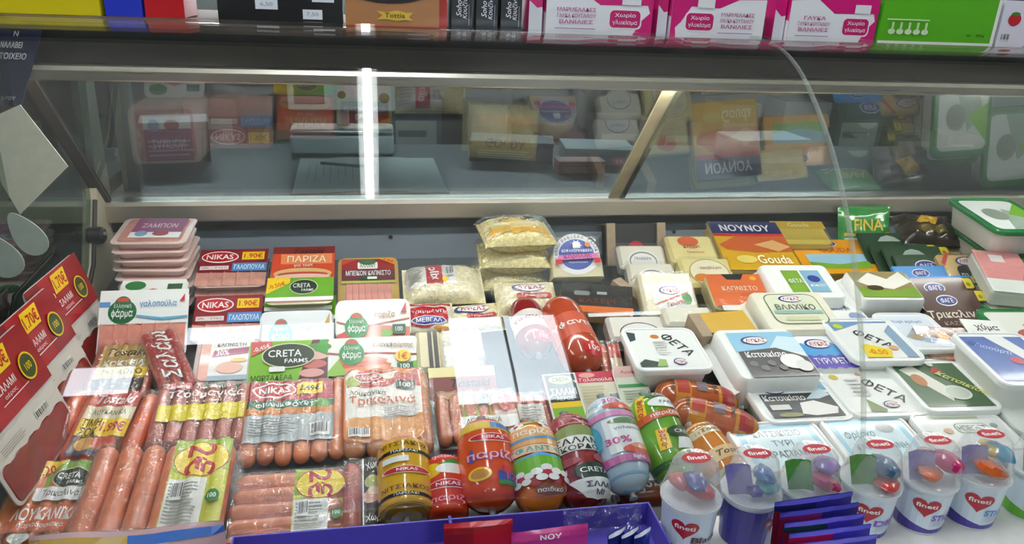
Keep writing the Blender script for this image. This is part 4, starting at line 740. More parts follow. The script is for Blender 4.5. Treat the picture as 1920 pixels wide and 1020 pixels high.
for k in range(2):
    p = Prod('sliced_cheese_pack', ['sliced gouda pack with navy and red picture card, lying on another', 'sliced gouda pack lying under the navy and red card pack'][k], 'cheese', 1412-4*k, 460+16*k, 138, 86, .042-.03*k, .028, tilt=10, yaw=-5)
    block(p, CH('#e2c45a'), [('R', 0, 0, 1, 1, '#d9a820'), ('R', 0, .74, 1, 1, '#1f2a5c'), ('T', 'ΝΟΥΝΟΥ', .5, .86, .14, .72, 0, .02, W), ('R', 0, .68, 1, .74, '#c8303a'), ('P', [(.02, .5), (.3, .68), (1, .68), (1, .36), (.5, .34), (.1, .4)], '#c8622e'), ('P', [(.5, .5), (.8, .6), (1, .46), (.8, .36)], '#e2b070'), ('O', .3, .2, .14, .08, '#e8cf6a'), ('T', 'Gouda', .68, .2, .17, .46, 0, .015, '#fff6d8')] if k == 0 else (), (0, 0, 1, 1), seed=47+k, film=False)
    p.add('film_lid', slab(p.w*1.06, p.d*1.05, .0245, .0262, .012, .0006), FILMS)
p = Prod('sliced_cheese_pack', 'golden sliced cheese pack by the back, behind the navy and red card', 'cheese', 1494, 437, 104, 36, .05, .025, tilt=14, yaw=-4)
block(p, CH('#d9c050'), [('R', 0, .62, 1, 1, '#c9a81c'), *lines(.04, .1, .96, .6, 5, '#cdb848'), ('T', 'Gouda', .5, .8, .2, .4, 0, .01, '#f4e8a0')], (0, 0, 1, 1), seed=49)
p = Prod('sliced_cheese_pack', 'flat orange gouda pack with green meadow picture', 'cheese', 1574, 482, 150, 60, .02, .022, tilt=12, yaw=-3)
block(p, CH('#e6b63a'), [('R', 0, 0, 1, 1, '#eda41c'), ('R', .12, .14, .9, .56, '#9cc8dc'), ('P', [(.12, .14), (.9, .14), (.9, .36), (.5, .26), (.12, .34)], '#7fae3a'), ('T', 'GOUDA', .56, .68, .13, .44, 0, .02, '#c8501c'), *fage(.5, .86, .12, .13)], (0, 0, 1, 1), film=False, b=.003)
p.add('film_lid', slab(p.w*1.05, p.d*1.05, .019, .0205, .008, .0006), FILMS)
p = Prod('snack_bag', 'green pillow bag with gold lettering standing behind the dark green cards', 'cheese bag', 0, 0, 0, 0, 0, .03, tilt=64, P=at_y(1628, 425, 1.42), w=.125, d=.088)
bag(p, .03, M('#2f8f3e', .3, .5, var=.05), [('T', 'FINA', .5, .56, .34, .66, 0, .015, '#e8c84a'), ('P', wavy(.26, .015)+[(1, .36), (.5, .24), (0, .36)][::1], '#e0b82e'), ('R', .0, .02, 1, .2, '#d8d4c4'), ('O', .75, .14, .2, .13, '#c8402a')], (.06, .04, .94, .94), seed=12)
p = Prod('snack_bag', 'crumpled black and gold bag lying at the back beside the green tubs', 'cheese bag', 1748, 424, 112, 50, .05, .04, tilt=16, yaw=-10)
bag(p, .045, M('#2a2218', .3, .6, var=.3, scale=20), [('P', [(.2, .5), (.5, 1), (.8, .9), (.6, .45)], '#d8a81c'), ('R', .2, .15, .8, .4, '#6a5a20')], (.08, .1, .92, .95), seed=13, amp=.010)
# fanned slice packs with tabs
def fan(n, px0, py0, dx, dy, wpx, hpx, col, labels, art, tab='#e2c61e', group=None):
    for k in range(n):
        p = Prod('sliced_cheese_pack', labels[k] if isinstance(labels, list) else labels, 'cheese', px0+dx*k, py0+dy*k, wpx, hpx, .03, .010, tilt=26, yaw=-2, group=group)
        flat_pack(p, col, None, [('R', 0, 0, 1, 1, col)]+art(k), (.01, .01, .99, .99), r=.004)
        t = p.add('tab', slab(p.w*.2, p.d*.34, p.T-.002, p.T-.0004, .004, .0005), M('#1a1a18', .4)); t.location = (p.w*.56, p.d*.34, 0)
        p.flat_art([('B', 0, 0, 1, 1, .2, tab), ('O', .5, .4, .2, .2, '#7a8a2a')], p.T, p.w*.48, p.d*.2, p.w*.64, p.d*.48, name='tab_print')
GFAN = 'fanned dark green slice packs'
fan(4, 1672, 474, 24, 13, 120, 56, '#1f3f26', ['dark green slice pack with yellow tab, rearmost of the fan behind the blue packs', 'dark green slice pack with grey arch, second from the rear of its fan', 'dark green slice pack with grey arch, just behind the emblem one', 'dark green slice pack with blue oval emblem, foremost of its fan'], lambda k: [('P', [(.3, .72), (.38, .86), (.5, .92), (.62, .86), (.7, .72)], '#9aa89c')] if k < 3 else fage(.5, .62, .2, .28), group=GFAN)
fan(2, 1742, 530, 26, 18, 130, 44, '#3f8fd0', ['sky blue slice pack with yellow tab behind its twin', 'sky blue slice pack with yellow tab, resting against the brown packs'], lambda k: fage(.42, .7, .14, .26), group='sky blue slice packs')
fan(2, 1760, 556, 22, 24, 130, 66, '#4a281a', ['dark brown slice pack with blue emblem, mostly behind its lettered twin', 'dark brown slice pack with white lettering, foremost of the brown pair'], lambda k: fage(.48, .72, .17, .22)+([('T', 'Τρικαλινό', .5, .32, .26, .86, 0, .02, '#e8dcc8'), ('T', 'ΚΑΣΕΡΙ', .46, .1, .1, .4, 0, 0, '#b8a488')] if k else []), group='dark brown slice packs')
p = Prod('cheese_pack', 'tan sliced cheese pack with red corners behind the black badge pack', 'cheese', 1782, 492, 70, 40, .03, .02, tilt=20, yaw=-4)
block(p, CH('#d8b87a'), [('R', 0, .3, .3, 1, '#c83a2e'), ('R', 0, .2, .08, 1, BK), *lines(.32, .2, 1, .9, 5, '#c9a868')], (0, 0, 1, 1), seed=52)
p = Prod('cheese_pack', 'tan cheese pack with black badge and white lettering beside the pink tub', 'cheese', 1812, 514, 84, 60, .024, .022, tilt=24, yaw=-4)
block(p, CH('#d8b87a'), [('B', .3, 0, 1.0, .62, .15, '#15130f'), ('T', 'Βλάχικο', .66, .28, .24, .62, 0, .02, W), *lykas(.62, .74, .26, .14), ('P', [(0, .7), (.2, 1), (.3, 1), (.05, .6)], '#c83a2e')], (0, 0, 1, 1), seed=53)
p = Prod('sliced_cheese_pack', 'stack of pale cheese wraps in film behind the tan cheese packs', 'cheese', 1740, 462, 96, 24, .0, .03, tilt=8, yaw=-3)
block(p, CH('#d8cfa0'), lines(.05, .1, .95, .9, 5, '#c4b888'), (0, 0, 1, 1), seed=54)
# green-lidded tubs on the far right
GL = dict(body='#e4e2d8', lid='#1f7a3e')
GA = [('B', 0, 0, 1, 1, .1, '#dfe6e0'), ('P', [(.3, 0), (.75, .0), (.95, .5), (.6, .7)], '#9aae9c'), ('P', [(.6, .5), (1, .9), (1, .3)], '#7fb83a'), ('O', .35, .5, .2, .2, '#8a9488')]
for k, (x, y, h, lb) in enumerate(((1878, 406, .108, 'green-lidded salad tub, topmost of the pile at the back'), (1862, 444, .052, 'green-lidded salad tub under the topmost one of the pile at the back'), (1968, 428, .05, 'green-lidded salad tub standing beyond the pile at the back'))):
    cheese_tub(lb, x, y, 130, 54, GA, h=h, T=.054, yaw=-4, group='green-lidded tubs', **GL)
cheese_tub('low green-lidded tub with pale label under the pink-striped pack', 1884, 566, 130, 62, [('B', 0, 0, 1, 1, .1, '#e6e4d4'), ('P', [(.1, .2), (.9, .1), (.8, .6), (.3, .7)], '#c8bc9c'), ('P', [(.6, .6), (1, .5), (1, .9)], '#7fb83a')], h=.012, T=.045, yaw=-5, **GL)
cheese_tub('green-lidded tub with red tomato picture at the edge of the big white tub', 1918, 612, 120, 66, [('B', 0, 0, 1, 1, .1, '#e6e6da'), ('O', .5, .3, .3, .2, '#b8584a'), ('P', [(.5, .6), (1, .5), (1, .95)], '#6fae3a')], h=.03, T=.05, yaw=-5, **GL)
p = Prod('cheese_pack', 'clear pack of pale cheese with pink top stripe lying across the green tubs', 'cheese', 1886, 510, 84, 70, .062, .035, tilt=8, yaw=-20)
block(p, CH('#dfe0d4'), [('R', 0, .3, 1, 1, '#d88a88'), ('R', 0, .0, 1, .3, '#e0e4dc'), ('P', [(.75, .3), (1, .3), (1, .7)], '#5a9a4a'), ('R', .3, .72, .6, .9, '#e8e4e0')], (0, 0, 1, 1), seed=55)
# white vacuum feta packs
WP = M('#eeeeea', .4, .35, var=.03, bump=.2, bscale=25)
def feta_pack(label, px, py, wpx, hpx, art, box, h, T=.045, yaw=0, tilt=0, mat=None):
    p = Prod('feta_pack', label, 'cheese', px, py, wpx, hpx, h, T, yaw, tilt)
    p.add('wrapper', loft([rr(p.w*.9, p.d*.9, .012, 0), rr(p.w, p.d, .014, .006), rr(p.w*1.01, p.d*1.01, .014, T*.6), rr(p.w*.98, p.d*.98, .012, T-.004), rr(p.w*.93, p.d*.93, .01, T)]), mat or WP)
    for s in (-1, 1): p.add('sealed_flap', grid(lambda u, v: (s*(p.w/2-.004+u*.016), (v-.5)*p.d*.96, T*.62-u*.012+.003*noise.noise(Vector((u*3, v*9, s)))), 4, 14), mat or WP)
    u0, v0, u1, v1 = box; p.flat_art(art, T+.0004, (u0-.5)*p.w, (v0-.5)*p.d, (u1-.5)*p.w, (v1-.5)*p.d)
    return p
feta_pack('white vacuum feta pack with slanted green and blue label strips', 1506, 534, 140, 62, [('R', 0, 0, .45, 1, '#7fa83a'), ('R', .5, 0, 1, 1, '#8ab4cc'), ('O', .75, .6, .16, .16, '#3a4a98'), ('T', 'ΦΕΤΑ', .24, .5, .2, .36, 0, .01, W), ('T', 'ΔΩΔΩΝΗ', .75, .3, .12, .4, 0, .01, W)], (.28, .18, .82, .8), .03, yaw=-4, tilt=8)
feta_pack('white vacuum feta pack with mountain landscape label', 1650, 535, 126, 52, [('R', 0, 0, 1, 1, '#9a8a5a'), ('P', [(0, 0), (1, 0), (1, .4), (.5, .25), (0, .4)], '#7fa03a'), ('P', [(.05, .6), (.35, .95), (.6, .7), (.9, 1), (1, .6), (.6, .3), (.2, .45)], '#ece8dc'), ('O', .3, .35, .14, .1, '#4a3a22')], (.05, .1, .95, .95), .036, yaw=-6, tilt=8)
feta_pack('white vacuum pack with small blue lettering, half under the strip-labelled feta', 1590, 590, 86, 52, [('T', 'Ξινομυζήθρα', .4, .66, .18, .7, 0, .01, '#5a6a9a'), ('O', .75, .3, .2, .2, '#8a9ac4')], (.05, .1, .95, .9), .012, yaw=-4)
p = feta_pack('ivory cheese tray with rounded framed label', 1490, 588, 150, 70, [('B', 0, 0, 1, 1, .2, '#6a7a5a'), ('B', .02, .03, .98, .97, .18, '#dfe0c4'), *lykas(.5, .82, .22, .12), ('T', 'ΒΛΑΧΙΚΟ', .5, .54, .18, .74, 0, .012, '#5a6a5a'), ('R', .05, .32, .95, .42, '#9ab8b0'), ('R', .2, .1, .8, .22, '#cfd0a8')], (.16, .16, .86, .92), .014, T=.055, yaw=-4, tilt=6, mat=M('#e9e3cc', .35, .4, var=.03))
p = Prod('cheese_wedge', 'cream cheese slab in film behind the black and gold pack', 'cheese', 1296, 596, 96, 34, .03, .03, tilt=10, yaw=-4)
block(p, CH('#eae6d2'), (), seed=57)
p = Prod('cheese_wedge', 'white wrapped cheese with thin black arc label beside the black and gold carton', 'cheese', 1196, 610, 112, 44, .006, .035, tilt=12, yaw=-3)
block(p, CH('#eeeae0'), [('O', .5, .2, .42, .6, '#3a3a38'), ('O', .5, .18, .40, .57, '#f0efea'), ('T', 'ΦΕΤΑ', .5, .34, .2, .3, 0, 0, '#6a6a66')], (.1, .05, .95, .8), seed=61, wrap=1.2)
p = Prod('cold_cut_pack', 'crumpled film pack of orange-red cold cuts between the paprika roll and the feta tub', 'meat pack', 1146, 676, 46, 84, .004, .022, tilt=14, yaw=-6)
sausages(p, 2, 'y', mat=SA('#c4603c'), art=[('R', 0, 0, 1, 1, '#e0d0b0'), ('R', 0, .6, 1, 1, '#b83028')], box=(.5, .1, 1, .9), seed=62)
p = Prod('cheese_carton', 'black and gold cheese carton with kraft side behind the goat cheese pack', 'cheese', 1362, 606, 94, 40, .03, .045, tilt=8, yaw=4)
p.add('carton', slab(p.w, p.d, 0, .045, .002, .001), M('#1c1a18', .5)); p.add('kraft_edge', slab(.02, p.d*1.02, .001, .046, .001, .0005), M('#a8937a', .7, var=.1)).location = (-p.w/2-.008, 0, 0)
p.flat_art([('R', 0, 0, 1, 1, '#d2a63a'), ('R', 0, 0, 1, .12, BK)], .0455, -p.w*.5, -p.d*.5, p.w*.5, p.d*.5)
# feta tubs
cheese_tub('white feta tub with upright black lettering beside the paprika roll', 1240, 657, 148, 78, [('R', 0, 0, 1, 1, '#eeeeea'), ('P', [(0, .7), (.1, .75), (.13, .95), (0, 1)], '#3a4a52'), ('O', .42, .84, .07, .06, '#d8823a'), ('T', 'ΦΕΤΑ', .72, .6, .2, 0, -62, .01, '#2a2a2a'), ('P', [(0, .1), (.1, .2), (.3, .12), (.26, 0), (0, 0)], '#3a4a42'), ('P', [(.24, .0), (.32, .2), (.42, .18), (.4, 0)], '#9ab86a'), *lykas(.62, .12, .1, .09), *lines(.34, .3, .56, .7, 6, '#c4c4c0')], h=.02, T=.055, yaw=-3)
feta_pack('goat cheese pack in white film with blue sky and black stone picture', 1432, 666, 160, 92, [('R', 0, 0, 1, 1, '#e9eef0'), ('R', 0, .55, 1, 1, '#8fc4de'), ('P', [(.5, .6), (.75, .9), (1, .85), (1, .5)], '#cfe4ee'), *lykas(.36, .8, .2, .1), ('P', [(.02, .55), (.6, .62), (.98, .4), (.98, .0), (.02, .0)], '#2c2c2e'), ('T', 'Κατσικίσιο', .4, .48, .13, .6, 0, .02, W), *[('O', .14+.13*k, .28-.1*(k % 2), .06, .06, '#5a5a5c') for k in range(4)], ('O', .72, .3, .18, .16, '#eceae6'), ('O', .84, .2, .12, .12, '#dcdad6')], (.14, .04, .98, .9), .02, T=.06, yaw=-2, tilt=4)
feta_pack('feta pack with blue and violet wave print between goat cheese and yellow-tagged tub', 1558, 662, 92, 60, [('R', 0, 0, 1, 1, '#eef0f2'), ('P', wavy(.0, .02)+wavy(.42, .03)[::-1], '#6a5ab8'), ('P', wavy(.38, .03)+wavy(.75, .04)[::-1], '#5aa4d8'), *lykas(.45, .74, .3, .16), ('T', 'ΤΥΡΙ ΦΕΤΑ', .5, .2, .2, .84, 0, .015, W)], (.04, .04, .96, .94), .016, T=.05, yaw=-3)
cheese_tub('feta tub with blue border and yellow fifty-cent tag', 1640, 640, 144, 74, [('R', 0, 0, 1, 1, '#ecece8'), ('P', [(0, .72), (.55, .95), (1, .95), (1, 1), (0, 1)], '#7a9cc4'), ('P', [(.82, .0), (1, 0), (1, .9), (.82, .7)], '#8aa4bc'), ('O', .12, .86, .08, .07, '#b8c83a'), ('T', 'ΦΕΤΑ', .52, .5, .18, 0, -48, .01, '#2a2a2a'), ('P', [(.18, .0), (.56, .0), (.66, .2), (.3, .36), (.2, .3)], '#f0cf12'), ('T', '-0.50', .4, .14, .13, .3, -6, .015, '#c87a12'), ('O', .72, .24, .07, .06, '#d8a07a')], h=.026, T=.055, yaw=-4)
cheese_tub('pale blue printed cheese tub behind the yellow-tagged feta tub', 1708, 624, 120, 62, [('R', 0, 0, 1, 1, '#dfe6ee'), ('T', 'τυρί κρέμα', .5, .8, .12, .6, 0, .01, '#5a7ab0'), ('P', [(.2, .3), (.5, .6), (.8, .2), (.6, .1)], '#a8b8c8'), ('O', .4, .3, .14, .1, '#b09a7a')], h=.03, T=.045, yaw=-5)
p = Prod('cheese_pack', 'white cheese brick with brown and orange band beside the blue-topped tub', 'cheese', 1782, 650, 100, 58, .02, .05, tilt=10, yaw=-12)
block(p, M('#e6e6de', .35, .3, var=.03), [('R', 0, 0, 1, 1, '#7a4a30'), ('O', .5, .72, .12, .1, '#e8a040'), ('O', .74, .66, .07, .05, '#d8d0c8'), ('P', [(0, .72), (.3, .9), (.3, 1), (0, 1)], '#e8e4dc'), ('B', .5, .1, .96, .24, .04, '#eceae6'), ('R', .3, .0, .96, .08, '#b86a3a')], (0, 0, 1, 1), seed=60)
p = Prod('price_slip', 'white handwritten price slip resting on the cheese brick', 'paper', 1848, 620, 74, 34, .075, .002, tilt=6, yaw=-14)
p.add('paper', slab(p.w, p.d, 0, .0015, .001, .0004), M('#ecebe4', .7)); p.flat_art([('T', 'χύμα', .55, .6, .36, .6, 0, .02, BK), ('T', 'τυρί', .3, .25, .26, .4, 0, .02, BK)], .0017, -p.w/2, -p.d/2, p.w/2, p.d/2)
cheese_tub('big white tub with blue and red printed lid overhanging the other tubs', 1888, 668, 150, 84, [('R', 0, 0, 1, 1, '#3a62b0'), ('P', [(.4, 1), (.7, 1), (.95, .3), (.8, .2)], '#ecebe8'), ('T', 'Γιαούρτι', .34, .7, .12, .5, -30, .01, '#c8d8f0'), ('O', .52, .44, .1, .08, '#c83a5a'), ('O', .1, .84, .06, .05, '#2a4a90')], h=.035, T=.07, yaw=-6)
cheese_tub('white feta tub with angled black lettering in the middle of the tubs', 1645, 733, 152, 84, [('R', 0, 0, 1, 1, '#f0f0ec'), ('O', .08, .84, .07, .07, '#c8b43a'), ('O', .5, .9, .05, .04, '#d8a07a'), ('T', 'ΦΕΤΑ', .7, .5, .2, 0, -50, .01, '#2a2a2a'), ('P', [(.24, .02), (.3, .3), (.5, .05), (.46, .0)], '#7a8a5a'), *lykas(.62, .16, .12, .08), *lines(.2, .35, .45, .8, 5, '#d4d4d0')], h=.01, T=.05, yaw=-3)
cheese_tub('goat cheese tub with dark green printed lid', 1762, 717, 154, 84, [('R', 0, 0, 1, 1, '#4a6a48'), ('P', [(.05, .85), (.3, .95), (.6, .35), (.45, .12)], '#e6e2d6'), ('O', .22, .6, .1, .14, '#b87a4a'), ('P', [(.5, .75), (.6, .92), (.72, .8)], '#b83a2e'), ('O', .62, .3, .2, .16, '#e8e8e0'), ('O', .62, .3, .17, .13, '#c9d0c0'), ('T', '/Κατσικίσιο', .84, .5, .12, 0, -48, .02, '#e8e47a'), ('O', .6, .95, .05, .04, '#d8d8c8')], h=.016, T=.05, yaw=-4)
cheese_tub('goat cheese tub with black stone picture and blue top stripe', 1500, 756, 178, 74, [('R', 0, 0, 1, 1, '#eef0f0'), ('R', 0, .76, 1, 1, '#7ab4d4'), *lykas(.28, .82, .16, .14), ('R', .04, .02, .98, .68, '#38373a'), ('T', 'Κατσικίσιο', .34, .56, .17, .56, 0, .02, W), ('P', [(.62, .5), (.9, .84), (.98, .6), (.8, .5)], '#cfe2ec'), ('P', [(.44, .1), (.5, .4), (.7, .45), (.96, .25), (.9, .08), (.6, .04)], '#ebe9e4'), ('R', .08, .22, .34, .36, '#d8d8d4'), ('O', .28, .08, .16, .06, '#8a8a4a')], h=.008, T=.05, yaw=-2)
cheese_tub('goat cheese tub with sky blue border and grey capitals', 1464, 826, 188, 84, [('R', 0, 0, 1, 1, '#9fd0e6'), ('R', .08, .0, .92, .9, '#d6ebf2'), ('T', 'ΚΑΤΣΙΚΙΣΙΟ', .5, .78, .15, .62, 0, .01, '#6a7a80'), ('T', 'ΤΥΡΙ', .5, .54, .14, .26, 0, .01, '#6a7a80'), ('T', 'ΚΑΡΑΓΙΑΝΝΗ', .5, .28, .16, .76, 0, .012, '#5a6a70'), ('O', .8, .08, .12, .08, '#c8c88a')], h=.004, T=.05, yaw=0)
cheese_tub('cheese tub with sky blue border and grey oval stamp', 1638, 816, 176, 82, [('R', 0, 0, 1, 1, '#9fd0e6'), ('R', .06, .0, .92, .88, '#d9ecf3'), ('T', '/Φρέσκο', .32, .62, .22, .42, 4, .008, '#6a8a98'), ('O', .72, .76, .12, .12, '#9aa0a0'), ('T', 'ΚΑΡΑΓΙΑΝΝΗ', .5, .34, .14, .7, 0, .01, '#7a949e')], h=.006, T=.05, yaw=-2)
cheese_tub('white cheese tub with green framed grey lettering behind the picture cups', 1806, 800, 184, 62, [('R', 0, 0, 1, 1, '#f1f1ec'), ('R', .12, .86, .8, .94, '#c9cfb0'), ('B', .38, .42, .82, .72, .1, '#7a9a7a'), ('B', .39, .44, .81, .70, .09, '#f1f1ec'), ('T', 'ΗΠΕΙΡΟΣ', .6, .57, .16, .38, 0, .012, '#6a7a6a'), ('O', .26, .5, .06, .08, '#d8a890'), ('O', .9, .62, .05, .06, '#a0a8a8')], h=.01, T=.05, yaw=-3)
cheese_tub('white cheese tub with green edge stripe, partly cut by the counter end cups', 1930, 780, 110, 60, [('R', 0, 0, 1, 1, '#eff0ea'), ('R', .05, .8, .95, .9, '#a9c08a')], h=.012, T=.05, yaw=-4)
# ------------------------------------------------------------------ picture cups on the front sill
SILL = .9302
def cup(label, px, py, toy, sachet, art, yaw=0, sc_=1.):
    P = at_y(px, py, .635); o = obj('snack_cup', None, None, (P.x, P.y, SILL), (0, 0, math.radians(yaw))); tag(o, label, 'snack cup', 'snack cups on the front sill')
    rb, rt, hc, hd = .0260*sc_, .0312*sc_, .062*sc_, .046*sc_
    c = obj('cup_body', mk('cup_body', *lathe([(rb*.96, 0), (rb, .002), (rt-.0015, hc-.006), (rt-.0015, hc-.004), (rt+.0012, hc-.003), (rt+.0012, hc), (rt-.001, hc+.0005)], 32), M('#dfe6ea', .35, .2, var=.02)), o)
    def fn(u, v, q):
        z = .003+v*(hc-.011); r = rb+(rt-.0015-rb)*(z-.002)/(hc-.008)+q; a = -PI/2+(u-.5)*math.radians(230); return (r*math.cos(a), r*math.sin(a), z)
    obj('label', art_mesh('label', art, fn, math.radians(230)*rt/hc, 16, 0), o)
    d = obj('dome', mk('dome', *lathe([(rt+.001, hc+.001), (rt+.002, hc+.003), (rt+.0005, hc+.006), (rt*.97, hc+.012), (rt*.80, hc+hd*.72), (rt*.74, hc+hd*.90), (rt*.62, hc+hd*.985), (rt*.3, hc+hd)], 32), DOME), o)
    st = obj('sticker', art_mesh('sticker', [('O', .5, .5, .46, .26, '#b3152a'), ('T', 'fineti', .5, .5, .2, .62, 0, .02, W)], lambda u, v, q: ((u-.5)*rt*1.1, (v-.5)*rt*1.1, hc+hd+q+.0004), 1), d)
    for k, (col, x, y, z, r, sx) in enumerate(toy):
        V, F = lathe([(max(.0004, 1.35*r*math.sin(PI*i/8)), -1.35*r*math.cos(PI*i/8)) for i in range(9)], 12)
        q = obj('toy_piece', mk('toy_piece', [(a*sx*(1+.5*noise.noise(Vector((a*150, b*150, k)))), b*(1+.5*noise.noise(Vector((c_*150, a*150, k+4)))), c_*.6) for a, b, c_ in V], F, M(col, .25, .5)), o, (x*1.1, y*1.3-.004, hc+z+.004), (.5*math.sin(k*3), .4*math.cos(k*5), k))
    if sachet:
        s = obj('sachet', mk('sachet', *grid(lambda u, v: ((u-.5)*.026, .004*math.sin(u*3)+.0015*noise.noise(Vector((u*5, v*5, 1))), v*.042), 8, 10), M(sachet, .3, .5, var=.15, scale=80)), o, (-rt*.5, -rt*.35, hc+.001), (.15, -.25, -.5))
    return o
def cart(w1, w2, low='#4a3a98', extra=()): return [('R', 0, 0, 1, 1, '#d6e4ee'), ('P', [(0, 0), (1, 0), (1, .3), (.8, .16), (.45, .1), (.2, .26), (0, .34)], low), ('H', .37, .70, .26, '#b3152a'), ('T', 'fineti', .37, .74, .11, .19, 0, .02, W), ('T', w1, .60, .42, .16, .32, -4, .03, w2), *lines(.46, .22, .76, .36, 3, '#b0bccc'), *extra]
R_, B_, G_, P_ = '#c8303a', '#3a72b8', '#3f9a3a', '#7a4aa8'
cup('snack cup with red toy under its dome, standing beside the purple carton', 1305, 866, [(R_, .004, -.004, .010, .011, 1.3), ('#c86a6a', -.010, .006, .012, .010, 1), ('#5a5a98', -.004, -.008, .024, .008, 1.2)], None, cart('Black', '#5a2a3a', '#3a3550'))
cup('snack cup with violet wrap and teal toy under its dome', 1418, 862, [('#3a6aa8', .006, -.004, .022, .010, 1), ('#4aa0a8', .010, -.006, .010, .009, 1.3), ('#4a3a98', -.004, -.01, .008, .006, 1)], '#8a86c8', [('R', 0, 0, .62, 1, '#3f389c'), ('R', .62, 0, 1, 1, '#cfd8e8'), ('H', .66, .62, .22, '#b3152a'), ('T', 'fineti', .66, .66, .1, .16, 0, .02, W)])
cup('snack cup with green sachet and pink toy behind the blue sachet pile', 1528, 858, [('#a8305a', .008, -.008, .010, .011, 1.3), (P_, .012, .0, .024, .010, 1.2), ('#d8c8d8', .0, .008, .018, .010, 1)], '#57a83a', cart('Dips', '#3a8ab8'))
cup('snack cup with blue-grey toy and green ribbon, right behind the sachet pile', 1648, 842, [('#4a6a88', .002, -.006, .022, .013, 1.1), ('#b83a3a', .004, -.01, .006, .010, 1.6), ('#8aa8c0', .012, .004, .014, .009, 1)], '#5ca040', cart('DIPS', '#8a5ac8', extra=[('R', .8, 0, 1, 1, '#4a3f98')]))
cup('snack cup with crimson toy under its dome', 1758, 828, [('#c02a6a', .008, -.006, .022, .013, 1.1), ('#d87a5a', -.010, -.006, .010, .010, 1.2), ('#d8a8a0', -.002, .008, .018, .009, 1)], '#a8a0d0', cart('STICKS', '#7a5ac0'))
cup('snack cup with orange heart print and yellow-blue toy under its dome', 1856, 820, [('#d8642a', -.004, -.010, .010, .011, 1.5), ('#e0c04a', .006, .004, .024, .010, 1.2), ('#3a92b8', .010, -.004, .026, .008, 1.5)], '#9a98c8', cart('STICKS', '#3a8ac8'), sc_=1.03)
cup('snack cup with green band at the far end of the cup row', 1964, 832, [('#c84a3a', .0, -.006, .014, .012, 1.2)], '#6ab04a', cart('DIPS', '#3a8ac8', '#5fae2e'))
# purple display carton with open top
x0, x1 = at_y(435, 1000, .668).x, at_y(1243, 945, .632).x
VIO = M('#5247a8', .4, .4, var=.06, scale=12)
cb = obj('display_carton', None, None, ((x0+x1)/2, .585, SILL), (0, 0, 0)); tag(cb, 'long violet open display carton on the sill before the meat rolls', 'carton')
w2, dd, hh = (x1-x0)/2, .083, .0305
obj('carton_bottom', mk('carton_bottom', *boxvf(-w2, -dd, 0, w2, dd, .002), VIO, False), cb)
obj('rear_wall', mk('rear_wall', *boxvf(-w2, dd-.002, .002, w2, dd, hh), VIO, False), cb)
obj('front_wall', mk('front_wall', *boxvf(-w2, -dd, .002, w2, -dd+.002, hh*.7), VIO, False), cb)
for s in (-1, 1): obj('end_wall', mk('end_wall', *boxvf(s*w2-.001-.001*s, -dd+.002, .002, s*w2+.001-.001*s, dd-.002, hh), VIO, False), cb)
obj('divider', mk('divider', *boxvf(-.003, -dd+.003, .002, -.0, dd-.003, hh+.006), M('#3b3390', .4, .4), False), cb)
obj('torn_wrap', mk('torn_wrap', *grid(lambda u, v: (w2*.55+u*w2*.4, dd-.004-.012*v+.004*noise.noise(Vector((u*9, v*5, 2))), hh+.002-.026*v+.004*noise.noise(Vector((u*7, v*6, 5)))), 22, 8), FILM), cb)
def sachet(name, label, x, y, z, w, h, cols, rot, group=None, art=None, t=.006):
    o = obj(name, None, None, (x, y, z), rot); tag(o, label, 'sachet', group)
    def f(sg): return lambda u, v: ((u-.5)*w, sg*t/2*max(0, 1-abs(2*u-1)**3)*max(0, 1-abs(2*v-1)**6)+.0008*noise.noise(Vector((u*9, v*9, sg+x*50))), v*h)
    A, B = grid(f(-1), 12, 10), grid(f(1), 12, 10)
    obj('pouch', mk('pouch', *cat_(A, (B[0], [q[::-1] for q in B[1]])), M(cols[0], .28, .6, var=.08)), o)
    ar = [('R', .0, .0, .42, .9, cols[1]), ('R', .0, .93, 1, 1, cols[2])] if art is None else art
    obj('label', art_mesh('label', ar, lambda u, v, q: (f(-1)(u, v)[0], f(-1)(u, v)[1]-.0006-q, v*h), w/h, 8, 6), o)
    return o
for k, (px, lb, c) in enumerate(((900, 'glossy red sweet sachet leaning in the violet carton', ('#b01420', '#8a0f1a', '#d02a34')), (1036, 'pink sachet with white lettering in the violet carton', ('#c83a86', '#b02a74', '#7a1a3a')))):
    P = at_y(px, 998 if k < 1 else 1008, .60)
    sachet('sweet_sachet', lb, P.x, P.y, SILL+.005, .068+.012*k, max(.03, P.z-SILL), c, (-.18, 0, .06*k), art=None if k < 1 else [('R', .02, .8, .98, .92, c[0]), ('T', 'ΝΟΥ', .5, .86, .1, .3, 0, .02, W)])
for k, px in enumerate((1162, 1186, 1210)):
    P = at_y(px, 1004, .595)
    sachet('sweet_wrapper', ['dark blue white-edged wrapper beside the pink sachet', 'dark blue white-edged wrapper between its two twins', 'dark blue white-edged wrapper nearest the first snack cup'][k], P.x, P.y, SILL+.0028, .024, max(.028, P.z-SILL), ('#1f2f88', '#18246e', '#d8dcea'), (-.1, 0, .5), group='blue wrappers at the carton end')
